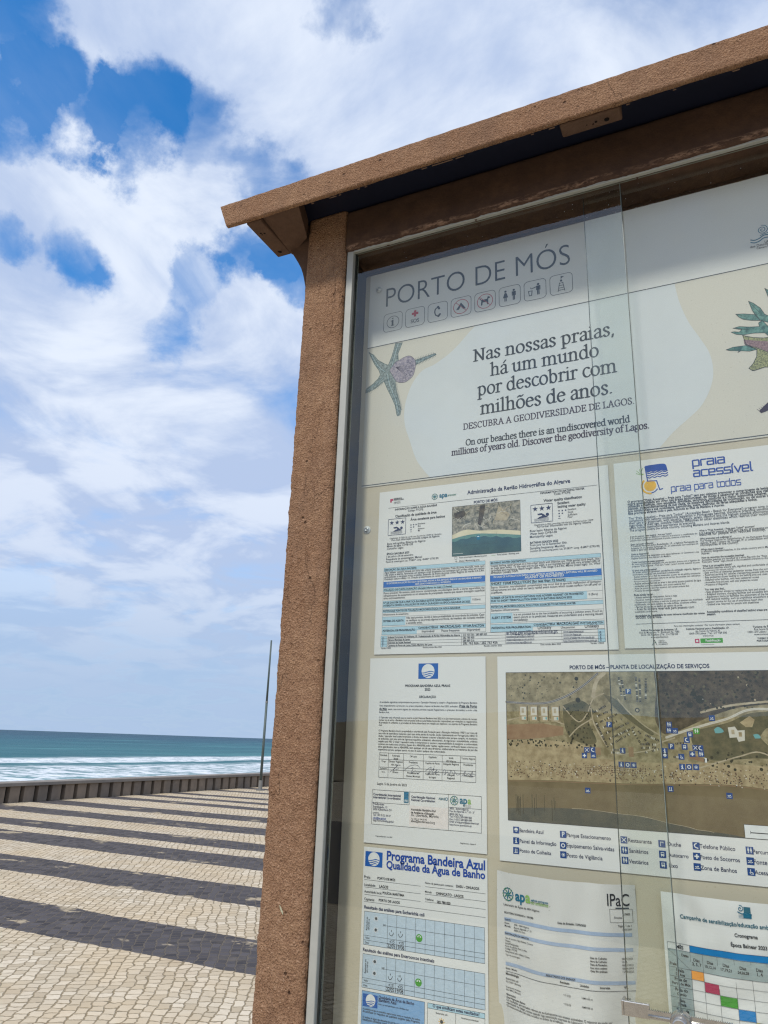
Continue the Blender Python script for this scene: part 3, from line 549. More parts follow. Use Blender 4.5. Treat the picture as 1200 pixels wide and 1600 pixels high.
# ------------------------------------------------------------------ printing: text and shapes laid on each sheet, in millimetres from its top left corner
T = {'banner': [('PORTO DE MÓS', 36.1, 80.6, 372.3, 'k', 0),
  ('Nas nossas praias,', 223.2, 242.4, 254.0, 'k', 0),
  ('há um mundo', 255.8, 278.0, 192.7, 'k', 0),
  ('por descobrir com', 231.0, 313.6, 245.7, 'k', 0),
  ('milhões de anos.', 236.3, 352.0, 231.6, 'k', 0),
  ('DESCUBRA A GEODIVERSIDADE DE LAGOS.', 202.6, 377.0, 298.9, 'k', 0),
  ('On our beaches there is an undiscovered world', 207.5, 408.6, 284.8, 'k', 0),
  ('millions of years old. Discover the geodiversity of Lagos.', 180.5, 424.4, 341.3, 'k', 0),
  ('dos Descobrimentos', 699.7, 131.9, 47.6, 'k', 0),
  ('Câmara Municipal', 709.0, 136.6, 33.3, 'k', 0),
  ('LAGOS', 721.7, 127.6, 15.4, 'k', 1)],
 'info': [('REPÚBLICA', 29.6, 17.0, 16.4, 'k', 1),
  ('PORTUGUESA', 29.7, 19.5, 20.3, 'k', 1),
  ('AMBIENTE E', 29.8, 23.5, 13.0, 'k', 0),
  ('AÇÃO CLIMÁTICA', 29.9, 25.6, 14.2, 'k', 0),
  ('apa', 120.0, 23.4, 15.3, 'g', 1),
  ('agência portuguesa', 136.1, 20.9, 16.2, 'k', 0),
  ('do ambiente', 136.1, 22.6, 15.4, 'k', 0),
  ('Administração da Região Hidrográfica do Algarve', 172.9, 23.2, 180.9, 'n', 1),
  ('PORTO DE MÓS', 185.1, 41.7, 42.9, 'n', 1),
  ('INFORMAÇÃO SOBRE A ÁGUA BALNEAR', 32.9, 38.7, 83.2, 'k', 1),
  ('Código: PTCF9J', 59.1, 43.6, 29.5, 'k', 0),
  ('Classificação da qualidade da água', 33.7, 52.2, 81.3, 'k', 1),
  ('Água excelente para banhos', 64.4, 61.4, 66.6, 'k', 1),
  ('Excelente', 79.1, 69.8, 14.1, 'k', 0),
  ('Boa', 79.2, 74.0, 5.4, 'k', 0),
  ('Suficiente', 79.3, 78.9, 12.6, 'k', 0),
  ('Má', 79.4, 82.8, 4.3, 'k', 0),
  ('Classificação de 2022, de acordo com Decreto-Lei 135/09 de 3 de junho', 23.8, 92.6, 100.8, 'k', 0),
  ('Para mais informação consulte a página da Agência', 27.6, 96.6, 93.6, 'k', 0),
  ('Bacia hidrográfica: Ribeiras do Algarve', 19.2, 103.0, 75.0, 'k', 0),
  ('Massa de água: CWB-I-5B', 18.7, 107.4, 51.4, 'k', 0),
  ('Concelho: Lagos', 18.9, 112.0, 32.5, 'k', 0),
  ('ÉPOCA BALNEAR 2023', 18.8, 121.9, 44.3, 'k', 1),
  ('1 de junho a 30 de setembro', 18.1, 126.8, 53.1, 'k', 0),
  ('Frequência de amostragem: Mensal', 18.0, 132.0, 70.1, 'k', 0),
  ('Ponto de amostragem: Lat. 37.0837º, Long. -8.6887º (ETRS 89)', 17.8, 136.5, 101.8, 'k', 0),
  ('Ponto amostragem / Monitoring point', 158.2, 138.5, 50.0, 'k', 0),
  ('Zona / Monitoring area', 158.2, 144.8, 36.7, 'k', 0),
  ('Área balnear / Bathing area', 226.1, 138.4, 38.2, 'k', 0),
  ('INFORMATION ON BATHING WATER', 303.0, 37.8, 73.7, 'k', 1),
  ('Code: PTCF9J', 326.4, 42.1, 26.6, 'k', 0),
  ('Water quality classification', 308.0, 52.2, 63.7, 'k', 1),
  ('Excellent', 331.5, 59.0, 19.4, 'k', 1),
  ('bathing water quality', 331.4, 65.1, 45.8, 'k', 1),
  ('Excellent', 347.9, 71.0, 13.6, 'k', 0),
  ('Good', 347.8, 75.6, 8.5, 'k', 0),
  ('Sufficient', 347.6, 80.4, 15.4, 'k', 0),
  ('Poor', 347.4, 84.2, 7.9, 'k', 0),
  ('Classification in 2022, according with the June 3rd Decree-Law 135/09', 290.9, 92.6, 97.3, 'k', 0),
  ('For further information visit the Agency website', 295.9, 96.4, 88.3, 'k', 0),
  ('River basin: Ribeiras do Algarve', 283.6, 102.8, 61.1, 'k', 0),
  ('Water body: CWB-I-5B', 283.4, 107.7, 45.0, 'k', 0),
  ('Municipality: Lagos', 283.3, 113.0, 37.9, 'k', 0),
  ('BATHING SEASON 2023', 283.4, 123.0, 46.6, 'k', 1),
  ('From June 1st to September 30th', 283.3, 127.2, 60.5, 'k', 0),
  ('Sampling frequency: Monthly', 283.1, 132.6, 57.5, 'k', 0),
  ('Location of monitoring point: Lat. 37.0837º, Long. -8.6887º (ETRS 89)', 283.0, 137.1, 113.0, 'k', 0)],
 'acc': [('praia', 118.6, 20.2, 46.7, 'B', 1),
  ('acessível', 118.7, 37.6, 83.4, 'B', 1),
  ('praia para todos', 83.9, 58.4, 100.0, 'B', 0),
  ('Para mais informações contactar / For more information please contact:', 72.6, 269.5, 88.9, 'k', 0)],
 'decl': [('PROGRAMA BANDEIRA AZUL PRAIAS', 68.5, 48.9, 81.3, 'k', 1),
  ('2023', 104.2, 55.1, 10.1, 'k', 1),
  ('DECLARAÇÃO', 94.6, 66.9, 29.9, 'k', 1),
  ('Lagos, 5 de Janeiro de 2023', 21.6, 207.6, 53.6, 'k', 0),
  ('Coordenação Internacional', 15.0, 224.5, 50.2, 'n', 1),
  ('International Co-ordination', 15.2, 229.0, 49.8, 'n', 1),
  ('Coordenação Nacional', 83.6, 224.6, 41.6, 'n', 1),
  ('National Co-ordination', 83.7, 229.2, 41.5, 'n', 1),
  ('apa', 166.7, 228.3, 18.7, 'g', 1),
  ('Friluftsrådet', 14.8, 239.2, 20.5, 'n', 0),
  ('Scandiagade, 13', 15.0, 243.4, 26.0, 'n', 0),
  ('2450 København SV', 15.2, 247.4, 34.0, 'n', 0),
  ('DENMARK', 15.3, 252.4, 11.7, 'n', 0),
  ('Tel: +45 70 22 34 27', 15.5, 256.0, 32.0, 'n', 0),
  ('info@fee.global', 15.7, 260.6, 23.4, 'B', 0),
  ('http://www.blueflag.global', 15.9, 264.4, 37.2, 'n', 0),
  ('Associação Bandeira Azul', 83.6, 243.6, 42.8, 'k', 1),
  ('de Ambiente e Educação', 83.7, 248.1, 40.2, 'k', 1),
  ('Av. Liberdade, Marinha', 83.8, 252.2, 47.8, 'k', 0),
  ('Tel: (351) 21 394 27 40', 83.9, 257.2, 27.3, 'k', 0),
  ('abae@bandeiraazul.org', 84.1, 261.0, 41.0, 'k', 0),
  ('APA - ARH Algarve', 149.9, 238.0, 31.3, 'n', 0),
  ('Rua do Alportel, n.º 10 - 2º', 149.9, 241.6, 41.4, 'n', 0),
  ('8000-293 Faro', 149.9, 246.2, 22.0, 'n', 0),
  ('Tel: (+351) 289 889 000', 149.9, 249.6, 36.8, 'n', 0),
  ('Fax: (+351) 289 889 099', 150.0, 253.5, 36.7, 'n', 0),
  ('Email: arhalg.geral@apambiente.pt', 150.0, 257.0, 48.5, 'n', 0),
  ('http://www.apambiente.pt', 150.0, 261.3, 36.6, 'n', 0),
  ('Programa Bandeira Azul 2023', 21.7, 287.4, 29.8, 'k', 0),
  ('Regulamento - Anexo II', 168.3, 286.6, 24.6, 'k', 0)],
 'qual': [('Programa Bandeira Azul', 41.6, 16.1, 165.0, 'B', 1),
  ('Qualidade da Água de Banho', 41.3, 28.4, 165.2, 'B', 1),
  ('Praia:', 2.5, 46.5, 11.1, 'k', 0),
  ('PORTO DE MÓS', 26.2, 46.0, 31.4, 'k', 1),
  ('Localidade:', 3.1, 57.6, 20.1, 'k', 0),
  ('LAGOS', 29.9, 57.9, 15.8, 'k', 1),
  ('Autoridade local:', 3.5, 67.4, 31.0, 'k', 0),
  ('POLÍCIA MARÍTIMA', 36.1, 66.4, 37.6, 'k', 1),
  ('Capitania:', 4.0, 78.4, 18.2, 'k', 0),
  ('PORTO DE LAGOS', 29.7, 77.4, 36.6, 'k', 1),
  ('Nome da pessoa para contacto:', 108.7, 44.4, 46.7, 'k', 0),
  ('DASU - OHLAGOS', 160.1, 44.3, 36.9, 'k', 1),
  ('Morada:', 108.9, 56.8, 11.4, 'k', 0),
  ('CHINICATO - LAGOS', 127.1, 57.7, 44.8, 'k', 1),
  ('Telefone:', 109.1, 67.4, 14.6, 'k', 0),
  ('282 780 820', 128.7, 69.4, 22.2, 'k', 1),
  ('Resultado das análises para Escherichia coli', 4.5, 90.5, 103.9, 'n', 1),
  ('Resultado das análises para Enterococos intestinais', 4.9, 150.8, 120.6, 'n', 1),
  ('Qualidade da Água de Banho', 34.6, 211.4, 59.3, 'n', 1),
  ('Bandeira Azul', 34.7, 215.4, 29.8, 'n', 1),
  ('O que significam estes resultados?', 123.8, 209.4, 72.6, 'n', 1)],
 'map': [('PORTO DE MÓS – PLANTA DE LOCALIZAÇÃO DE SERVIÇOS', 116.4, 21.6, 200.3, 'n', 1),
  ('Bandeira Azul', 31.7, 262.0, 36.0, 'n', 0),
  ('Painel da Informação', 31.4, 276.8, 55.0, 'n', 0),
  ('Ponto de Colheita', 31.1, 289.9, 47.2, 'n', 0),
  ('Parque Estacionamento', 102.0, 263.0, 62.9, 'n', 0),
  ('Equipamento Salva-vidas', 101.4, 277.2, 67.6, 'n', 0),
  ('Posto de Vigilância', 101.3, 290.4, 50.7, 'n', 0),
  ('Restaurante', 189.1, 263.3, 31.6, 'n', 0),
  ('Sanitários', 189.5, 276.8, 25.6, 'n', 0),
  ('Vestiários', 188.4, 290.6, 26.0, 'n', 0),
  ('Duche', 241.7, 264.0, 17.4, 'n', 0),
  ('Autocarro', 241.6, 277.6, 26.0, 'n', 0),
  ('Lixo', 241.5, 291.2, 11.2, 'n', 0),
  ('Telefone Público', 282.8, 263.4, 44.4, 'n', 0),
  ('Posto de Socorros', 282.6, 276.9, 48.9, 'n', 0),
  ('Zona de Banhos', 282.0, 290.3, 44.5, 'n', 0),
  ('Percurso Pedonal', 348.6, 264.6, 44.3, 'n', 0),
  ('Fonte', 348.2, 277.4, 16.0, 'n', 0),
  ('Acessos', 347.9, 289.8, 21.9, 'n', 0)],
 'apa': [('apa', 31.6, 35.4, 25.0, 'g', 1)],
 'cron': [('Campanha de sensibilização/educação ambiental', 23.1, 29.2, 119.1, 'T', 1),
  ('Cronograma', 88.4, 41.4, 26.9, 'k', 1),
  ('Época Balnear 2023', 83.0, 52.8, 41.9, 'k', 1)]}

_tc = {}
def glyph_mesh(body, off):
    k = (body, off)
    if k in _tc: return _tc[k]
    c = bpy.data.curves.new('lettering', 'FONT'); c.body = body; c.size = 1.0; c.offset = off; c.resolution_u = 3 if len(body) > 22 else 5
    o_ = bpy.data.objects.new('lettering', c); me = bpy.data.meshes.new_from_object(o_)
    v = [(q.co.x, q.co.y) for q in me.vertices]; f = [tuple(p_.vertices) for p_ in me.polygons]
    bpy.data.objects.remove(o_); bpy.data.curves.remove(c); bpy.data.meshes.remove(me)
    x0 = min(q[0] for q in v); v = [(q[0] - x0, q[1]) for q in v]; w = max(q[0] for q in v)
    _tc[k] = (v, f, w); return _tc[k]

# --- a small book face drawn with a broad nib (units: x-height 50)
def A(cx, cy, rx, ry, a0, a1, n=14): return [(cx + rx * cos(radians(a0 + (a1 - a0) * i / n)), cy + ry * sin(radians(a0 + (a1 - a0) * i / n))) for i in range(n + 1)]
def CR(*p):
    o_ = []; q = [p[0]] + list(p) + [p[-1]]
    for i in range(1, len(q) - 2):
        for k in range(6):
            t_ = k / 6.0; a = [0.5 * ((2 * q[i][j]) + (-q[i - 1][j] + q[i + 1][j]) * t_ + (2 * q[i - 1][j] - 5 * q[i][j] + 4 * q[i + 1][j] - q[i + 2][j]) * t_ ** 2 + (-q[i - 1][j] + 3 * q[i][j] - 3 * q[i + 1][j] + q[i + 2][j]) * t_ ** 3) for j in (0, 1)]
            o_.append(tuple(a))
    return o_ + [p[-1]]
def sf(x, y, l=9, r=9): return [(x - l, y), (x + r, y)]
def hd(x, y): return [(x - 9, y - 5), (x, y)]
SER = {
 'a': (44, [CR((9, 39), (14, 47), (24, 50), (33, 44), (34, 34)), [(34, 36), (34, 8)], CR((34, 8), (37, 1), (44, 4)), CR((34, 30), (20, 26), (8, 18), (9, 5), (18, 0), (28, 4), (34, 11))]),
 'b': (54, [[(12, 75), (12, 2)], hd(12, 75), A(27, 25, 17, 25, 150, -160, 20)]),
 'c': (43, [A(26, 25, 19, 25, 48, 318, 18)]),
 'd': (55, [A(25, 25, 18, 25, 30, 335, 20), [(42, 75), (42, 3)], hd(42, 75), [(42, 2), (51, 2)]]),
 'e': (46, [[(9, 29), (40, 31)], A(25, 25, 18, 25, 15, 318, 20)]),
 'f': (32, [CR((38, 70), (30, 76), (20, 70), (17, 58)), [(17, 60), (17, 1)], [(6, 48), (32, 48)], sf(17, 1)]),
 'g': (46, [A(21, 33, 14, 16, 0, 360, 20), CR((14, 19), (9, 11), (16, 6), (34, 4), (42, -5), (36, -17), (20, -21), (7, -16), (6, -6), (16, 4)), [(31, 44), (44, 48)]]),
 'h': (57, [[(13, 75), (13, 1)], hd(13, 75), sf(13, 1), CR((13, 34), (20, 45), (31, 49), (41, 43), (43, 30)), [(43, 32), (43, 1)], sf(43, 1)]),
 'i': (27, [[(13, 49), (13, 1)], hd(13, 49), sf(13, 1), [(13, 67), (13.5, 67.5)], [(12.5, 68), (13.5, 66)]]),
 'l': (27, [[(13, 75), (13, 1)], hd(13, 75), sf(13, 1)]),
 'm': (86, [[(13, 49), (13, 1)], hd(13, 49), sf(13, 1), CR((13, 34), (19, 45), (30, 49), (40, 43), (42, 30)), [(42, 32), (42, 1)], sf(42, 1, 7, 7), CR((42, 34), (49, 45), (60, 49), (70, 43), (72, 30)), [(72, 32), (72, 1)], sf(72, 1)]),
 'n': (57, [[(13, 49), (13, 1)], hd(13, 49), sf(13, 1), CR((13, 34), (20, 45), (31, 49), (41, 43), (43, 30)), [(43, 32), (43, 1)], sf(43, 1)]),
 'o': (51, [A(25.5, 25, 19.5, 25, 0, 360, 26)]),
 'p': (55, [[(13, 49), (13, -22)], hd(13, 49), sf(13, -22), A(28, 25, 18, 25, 150, -150, 20)]),
 'r': (38, [[(13, 49), (13, 1)], hd(13, 49), sf(13, 1), CR((13, 32), (18, 44), (27, 49), (35, 46)), [(34, 46), (35, 43)]]),
 's': (40, [CR((33, 40), (27, 49), (15, 49), (9, 39), (16, 29), (26, 23), (33, 13), (27, 2), (15, 0), (7, 9))]),
 't': (33, [[(15, 62), (15, 12)], CR((15, 12), (18, 2), (31, 4)), [(5, 48), (30, 48)]]),
 'u': (57, [[(13, 49), (13, 18)], hd(13, 49), CR((13, 18), (16, 5), (26, 0), (36, 5), (43, 15)), [(43, 49), (43, 3)], hd(43, 49), [(43, 2), (52, 2)]]),
 'v': (48, [[(7, 49), (24, 1)], [(41, 49), (24, 1)], sf(7, 49, 6, 8), sf(41, 49, 7, 5)]),
 'w': (72, [[(7, 49), (21, 1)], [(35, 49), (21, 1)], [(35, 49), (50, 1)], [(64, 49), (50, 1)], sf(7, 49, 6, 8), sf(64, 49, 7, 5)]),
 'y': (48, [[(7, 49), (25, 2)], CR((42, 49), (26, 4), (17, -16), (6, -20)), sf(7, 49, 6, 8), sf(42, 49, 7, 5)]),
 'N': (70, [[(14, 1), (14, 67)], [(11, 67), (56, 1)], [(56, 67), (56, 1)], sf(14, 1), sf(9, 67, 6, 6), sf(56, 67)]),
 'D': (67, [[(15, 67), (15, 1)], [(6, 67), (28, 67)], [(6, 1), (28, 1)], A(27, 34, 32, 33, 90, -90, 18)]),
 'E': (57, [[(14, 67), (14, 1)], [(6, 67), (48, 67)], [(48, 67), (48, 56)], [(6, 1), (50, 1)], [(50, 1), (50, 13)], [(14, 35), (38, 35)], [(38, 41), (38, 29)]]),
 'S': (49, [CR((39, 54), (36, 63), (24, 68), (11, 62), (10, 49), (20, 39), (32, 31), (41, 19), (34, 4), (20, 0), (8, 6), (7, 17))]),
 'C': (60, [A(34, 34, 26, 34, 52, 310, 20), [(50, 61), (52, 50)]]),
 'U': (69, [[(15, 67), (15, 24)], CR((15, 24), (18, 8), (33, 0), (49, 7), (54, 24)), [(54, 24), (54, 67)], sf(15, 67), sf(54, 67)]),
 'B': (59, [[(15, 67), (15, 1)], [(6, 67), (28, 67)], [(6, 1), (30, 1)], A(27, 51, 17, 16, 90, -90, 12), A(29, 18, 22, 17, 90, -90, 12), [(15, 35), (29, 35)]]),
 'R': (62, [[(15, 67), (15, 1)], [(6, 67), (28, 67)], sf(15, 1), A(27, 50, 19, 17, 90, -90, 12), [(15, 33), (28, 33)], [(28, 33), (50, 2)], [(50, 1), (59, 1)]]),
 'A': (66, [[(10, 1), (33, 69)], [(33, 69), (56, 1)], [(18, 25), (48, 25)], sf(10, 1, 8, 8), sf(56, 1, 8, 8)]),
 'G': (67, [A(35, 34, 27, 34, 52, 318, 20), [(51, 61), (53, 50)], [(55, 30), (55, 8)], [(44, 30), (62, 30)]]),
 'O': (70, [A(35, 34, 28, 34, 0, 360, 26)]),
 'I': (31, [[(15, 67), (15, 1)], sf(15, 67), sf(15, 1)]),
 'V': (64, [[(8, 67), (32, 0)], [(56, 67), (32, 0)], sf(8, 67, 7, 9), sf(56, 67, 8, 6)]),
 'L': (54, [[(15, 67), (15, 1)], sf(15, 67), [(6, 1), (48, 1)], [(48, 1), (48, 14)]]),
 'M': (80, [[(14, 1), (14, 67)], [(14, 67), (40, 4)], [(66, 67), (40, 4)], [(66, 67), (66, 1)], sf(14, 1), sf(66, 1)]),
 ',': (22, [[(11, 4), (8, -10)], [(10, 3), (11, 5)]]), '.': (22, [[(10, 3), (11, 4)], [(11, 3), (10, 4)]]), ' ': (24, []),
}
for base, acc in (('a', 'á'), ('o', 'õ')):
    w_, p_ = SER[base]
    SER[acc] = (w_, p_ + ([[(22, 60), (33, 73)]] if acc == 'á' else [CR((12, 62), (20, 68), (30, 63), (39, 69))]))
def r8(*p): return list(p)
TEC = {   # squared rounded lettering (x-height 50)
 'p': (50, [[(4, -20), (4, 46), (8, 50), (38, 50), (42, 46), (42, 4), (38, 0), (4, 0)]]), 'r': (38, [[(4, 0), (4, 46), (8, 50), (34, 50)]]),
 'a': (50, [[(6, 50), (38, 50), (42, 46), (42, 0), (8, 0), (4, 4), (4, 24), (8, 28), (42, 28)]]), 'i': (14, [[(5, 0), (5, 50)]]), 'í': (18, [[(5, 0), (5, 50)], [(5, 60), (12, 72)]]),
 'c': (48, [[(42, 50), (8, 50), (4, 46), (4, 4), (8, 0), (42, 0)]]), 'e': (50, [[(4, 24), (42, 24), (42, 46), (38, 50), (8, 50), (4, 46), (4, 4), (8, 0), (40, 0)]]),
 's': (48, [[(41, 50), (8, 50), (4, 46), (4, 29), (8, 25), (38, 25), (42, 21), (42, 4), (38, 0), (4, 0)]]), 'v': (46, [[(3, 50), (22, 0), (41, 50)]]),
 'l': (20, [[(5, 72), (5, 4), (9, 0), (14, 0)]]), 't': (36, [[(8, 66), (8, 4), (12, 0), (32, 0)], [(8, 50), (32, 50)]]),
 'o': (50, [[(8, 0), (38, 0), (42, 4), (42, 46), (38, 50), (8, 50), (4, 46), (4, 4), (8, 0)]]), 'd': (50, [[(42, 72), (42, 0), (8, 0), (4, 4), (4, 46), (8, 50), (42, 50)]]), ' ': (26, []),
}
def nib_poly(p, q, a, b_, ang, n=10):
    """convex hull of an elliptical nib at p and at q"""
    dx, dy = q[0] - p[0], q[1] - p[1]; pts = []
    c_, s_ = cos(ang), sin(ang)
    for k in range(n):
        t_ = 2 * pi * k / n; ex, ey = a * cos(t_), b_ * sin(t_); x, y = ex * c_ - ey * s_, ex * s_ + ey * c_
        nx, ny = cos(t_) / a, sin(t_) / b_; nx, ny = nx * c_ - ny * s_, nx * s_ + ny * c_
        pts.append(((q if nx * dx + ny * dy > 0 else p), x, y))
    return [(o_[0] + x, o_[1] + y) for o_, x, y in pts]

def c_big(w, body): return w / max(1, len(body)) > 4.5
class Sheet:
    """printed sheet: a thin slab of paper plus its printing, all children of one Empty"""
    def __init__(s, name, org, w, h, label, cat='poster', paper='white_paper', y=1.1898, dfm=None, group=None, thick=.0004):
        s.X0, s.Z0 = org; s.w, s.h, s.y, s.dfm = w, h, y, dfm
        s.base = (s.X0 + w / 2000, y, H + s.Z0 - h / 1000)
        s.root = thing(name, label, cat, s.base, group); s.parts = {}; s.micro = 0
        nx = max(1, int(w / 3)) if dfm else 1; nz = max(1, int(h / 4)) if dfm else 1
        vs, fs = [], []
        for side in (0, 1):
            for j in range(nz + 1):
                for i in range(nx + 1):
                    P = s.to3((w * i / nx, h * j / nz), 0); vs.append((P[0], P[1] + side * thick, P[2]))
        N = (nx + 1) * (nz + 1)
        for j in range(nz):
            for i in range(nx):
                a = j * (nx + 1) + i; fs.append((a, a + nx + 1, a + nx + 2, a + 1)); fs.append((N + a, N + a + 1, N + a + nx + 2, N + a + nx + 1))
        for i in range(nx): fs.append((i, i + 1, N + i + 1, N + i)); a = nz * (nx + 1) + i; fs.append((a + 1, a, N + a, N + a + 1))
        for j in range(nz): a = j * (nx + 1); fs.append((a + nx + 1, a, N + a, N + a + nx + 1)); a += nx; fs.append((a, a + nx + 1, N + a + nx + 1, N + a))
        meshobj('paper', vs, fs, MATS[paper], parent=s.root, smooth=False, base=s.base)
    def to3(s, p, layer):
        y = s.y - layer * .00011
        if s.dfm: y -= s.dfm(p[0], p[1]) + (.00035 if layer else 0)
        return (s.X0 + p[0] / 1000, y, H + s.Z0 - p[1] / 1000)
    def _p(s, part): return s.parts.setdefault(part, ([], [], [], []))
    def addfaces(s, part, pts, faces, color, layer):
        v, f, mi, ms = s._p(part)
        if color not in ms: ms.append(color)
        k = ms.index(color); n0 = len(v)
        v.extend(s.to3(p, layer) for p in pts); f.extend(tuple(n0 + i for i in q) for q in faces); mi.extend([k] * len(faces))
    def poly(s, part, pts, color, layer=1): s.addfaces(part, pts, [tuple(range(len(pts)))], color, layer)
    def rect(s, part, x0, y0, x1, y1, color, layer=1):
        if s.dfm and x1 - x0 > 8:
            n = int((x1 - x0) / 4) + 1; m_ = max(1, int((y1 - y0) / 4))
            pts = [(x0 + (x1 - x0) * i / n, y0 + (y1 - y0) * j / m_) for j in range(m_ + 1) for i in range(n + 1)]
            s.addfaces(part, pts, [(j * (n + 1) + i, (j + 1) * (n + 1) + i, (j + 1) * (n + 1) + i + 1, j * (n + 1) + i + 1) for j in range(m_) for i in range(n)], color, layer)
        else: s.poly(part, [(x0, y0), (x0, y1), (x1, y1), (x1, y0)], color, layer)
    def hl(s, part, x0, x1, y, w, color='k', layer=3): s.rect(part, x0, y - w / 2, x1, y + w / 2, color, layer)
    def vl(s, part, x, y0, y1, w, color='k', layer=3): s.rect(part, x - w / 2, y0, x + w / 2, y1, color, layer)
    def frame(s, part, x0, y0, x1, y1, w, color='k', layer=3):
        s.hl(part, x0, x1, y0, w, color, layer); s.hl(part, x0, x1, y1, w, color, layer); s.vl(part, x0, y0 + w / 2, y1 - w / 2, w, color, layer); s.vl(part, x1, y0 + w / 2, y1 - w / 2, w, color, layer)
    def circ(s, part, x, y, r, color, layer=2, n=32, ry=None): s.poly(part, [(x + r * cos(2 * pi * k / n), y - (ry or r) * sin(2 * pi * k / n)) for k in range(n)], color, layer)
    def ring(s, part, x, y, r0, r1, color, layer=2, a0=0, a1=360, n=36):
        pts = []; 
        for k in range(n + 1): a = radians(a0 + (a1 - a0) * k / n); pts += [(x + r0 * cos(a), y - r0 * sin(a)), (x + r1 * cos(a), y - r1 * sin(a))]
        s.addfaces(part, pts, [(2 * k, 2 * k + 1, 2 * k + 3, 2 * k + 2) for k in range(n)], color, layer)
    def path(s, part, pts, w, color, layer=3, wmul=None, nib=None, closed=False):
        """thick polyline as overlapping strokes, each a hair above the last"""
        if closed: pts = list(pts) + [pts[0]]
        for i in range(len(pts) - 1):
            s.micro = (s.micro + 1) % 9
            a, b_, ang = nib or (w / 2, w / 2, 0.0)
            s.poly(part, nib_poly(pts[i], pts[i + 1], a, b_, ang, 8 if nib is None else 12), color, layer + s.micro * .06)
    def text(s, part, body, x, y, w, color='k', bold=0, layer=4, cond=.90, off=None, rot=0.0, hgt=None, align='l'):
        if off is None: off = (.028 if c_big(w, body) else .021) if bold else .006
        v, f, nw = glyph_mesh(body, off); sx = w / nw; sy = sx / cond if hgt is None else hgt
        if align == 'c': x -= w / 2
        c_, s_ = cos(rot), sin(rot)
        s.addfaces(part, [(x + (q[0] * sx * c_ - q[1] * sy * s_), y - (q[0] * sx * s_ + q[1] * sy * c_)) for q in v], f, color, layer)
    def textc(s, part, body, xc, y, w, color='k', bold=0, **k): s.text(part, body, xc - w / 2, y, w, color, bold, **k)
    def stroke_text(s, part, body, x, y, w, color, face, nib, xh=None, layer=4):
        tot = sum(face[ch][0] for ch in body); sx = w / (tot - 8.0); sy = sx if xh is None else xh / 50.0; cx = x
        for ch in body:
            adv, ps = face[ch]
            for pth in ps:
                q = [(cx + p_[0] * sx - 4 * sx, y - p_[1] * sy) for p_ in pth]
                s.path(part, q, 0, color, layer, nib=(nib[0] * sx, nib[1] * sy, -nib[2]))
            cx += adv * sx
    def texts(s, key, part='printed_text', skip=()):
        for body, x, y, w, c_, b_ in T[key]:
            if body in skip: continue
            s.text(part, body, x, y, w, c_, b_)
    def para(s, part, lines, x, y, pitch, w, color='k', bold=0, last=None, cond=.88, size=None):
        """set lines of equal width; a line given as (text, width) keeps its own width"""
        for i, ln in enumerate(lines):
            b_ = ln; ww = w
            if isinstance(ln, tuple): b_, ww = ln
            if b_: s.text(part, b_, x, y + i * pitch, ww, color, bold, cond=cond)
    def done(s):
        for k, (v, f, mi, ms) in s.parts.items():
            meshobj(k.split('#')[0], v, f, [INK[q] for q in ms], mi, parent=s.root, base=s.base)
        return s.root
def star5(s, part, x, y, r, color='n', layer=3):
    s.poly(part, [(x + (r if k % 2 == 0 else r * .40) * sin(pi * k / 5), y - (r if k % 2 == 0 else r * .40) * cos(pi * k / 5)) for k in range(10)], color, layer)
def blue_flag(s, x0, y0, x1, y1, cx, cy, r, L=1):
    k = 'blue_flag_emblem#%d' % y0
    s.rect(k, x0, y0, x1, y1, 'fb', L); s.circ(k, cx, cy, r, 'w', L + 1, 40)
    for i, q in enumerate((.16, .46, .74)):
        yb = cy + r * q; hw = math.sqrt(max(.01, 1 - (q + .06) ** 2)) * r * .98; pts = []; low = []
        for j in range(17):
            u = -1 + 2 * j / 16; wv_ = r * (.10 * sin(2.6 * u + .5) * (1 if i else 1.1)); th = r * (.14 - .05 * u * u)
            pts.append((cx + u * hw, yb - wv_ - th / 2)); low.append((cx + u * hw, yb - wv_ + th / 2))
        s.poly(k, pts + low[::-1], 'fb', L + 2)
    if r > 5: pass
def apa_wheel(s, x, y, r, part='agency_logo'):
    for k in range(16):
        a = 2 * pi * k / 16; s.path(part, [(x + r * .86 * cos(a - .13), y + r * .86 * sin(a - .13)), (x + r * .93 * cos(a), y + r * .93 * sin(a)), (x + r * .86 * cos(a + .13), y + r * .86 * sin(a + .13))], r * .15, 'g' if k % 3 else 'teal', 3)
    for k in range(8):
        a = 2 * pi * k / 8 + .2; s.path(part, [(x + r * .16 * cos(a), y + r * .16 * sin(a)), (x + r * .42 * cos(a + .1), y + r * .42 * sin(a + .1)), (x + r * .64 * cos(a - .05), y + r * .64 * sin(a - .05))], r * .17, 'g' if k % 2 else 'teal', 3)

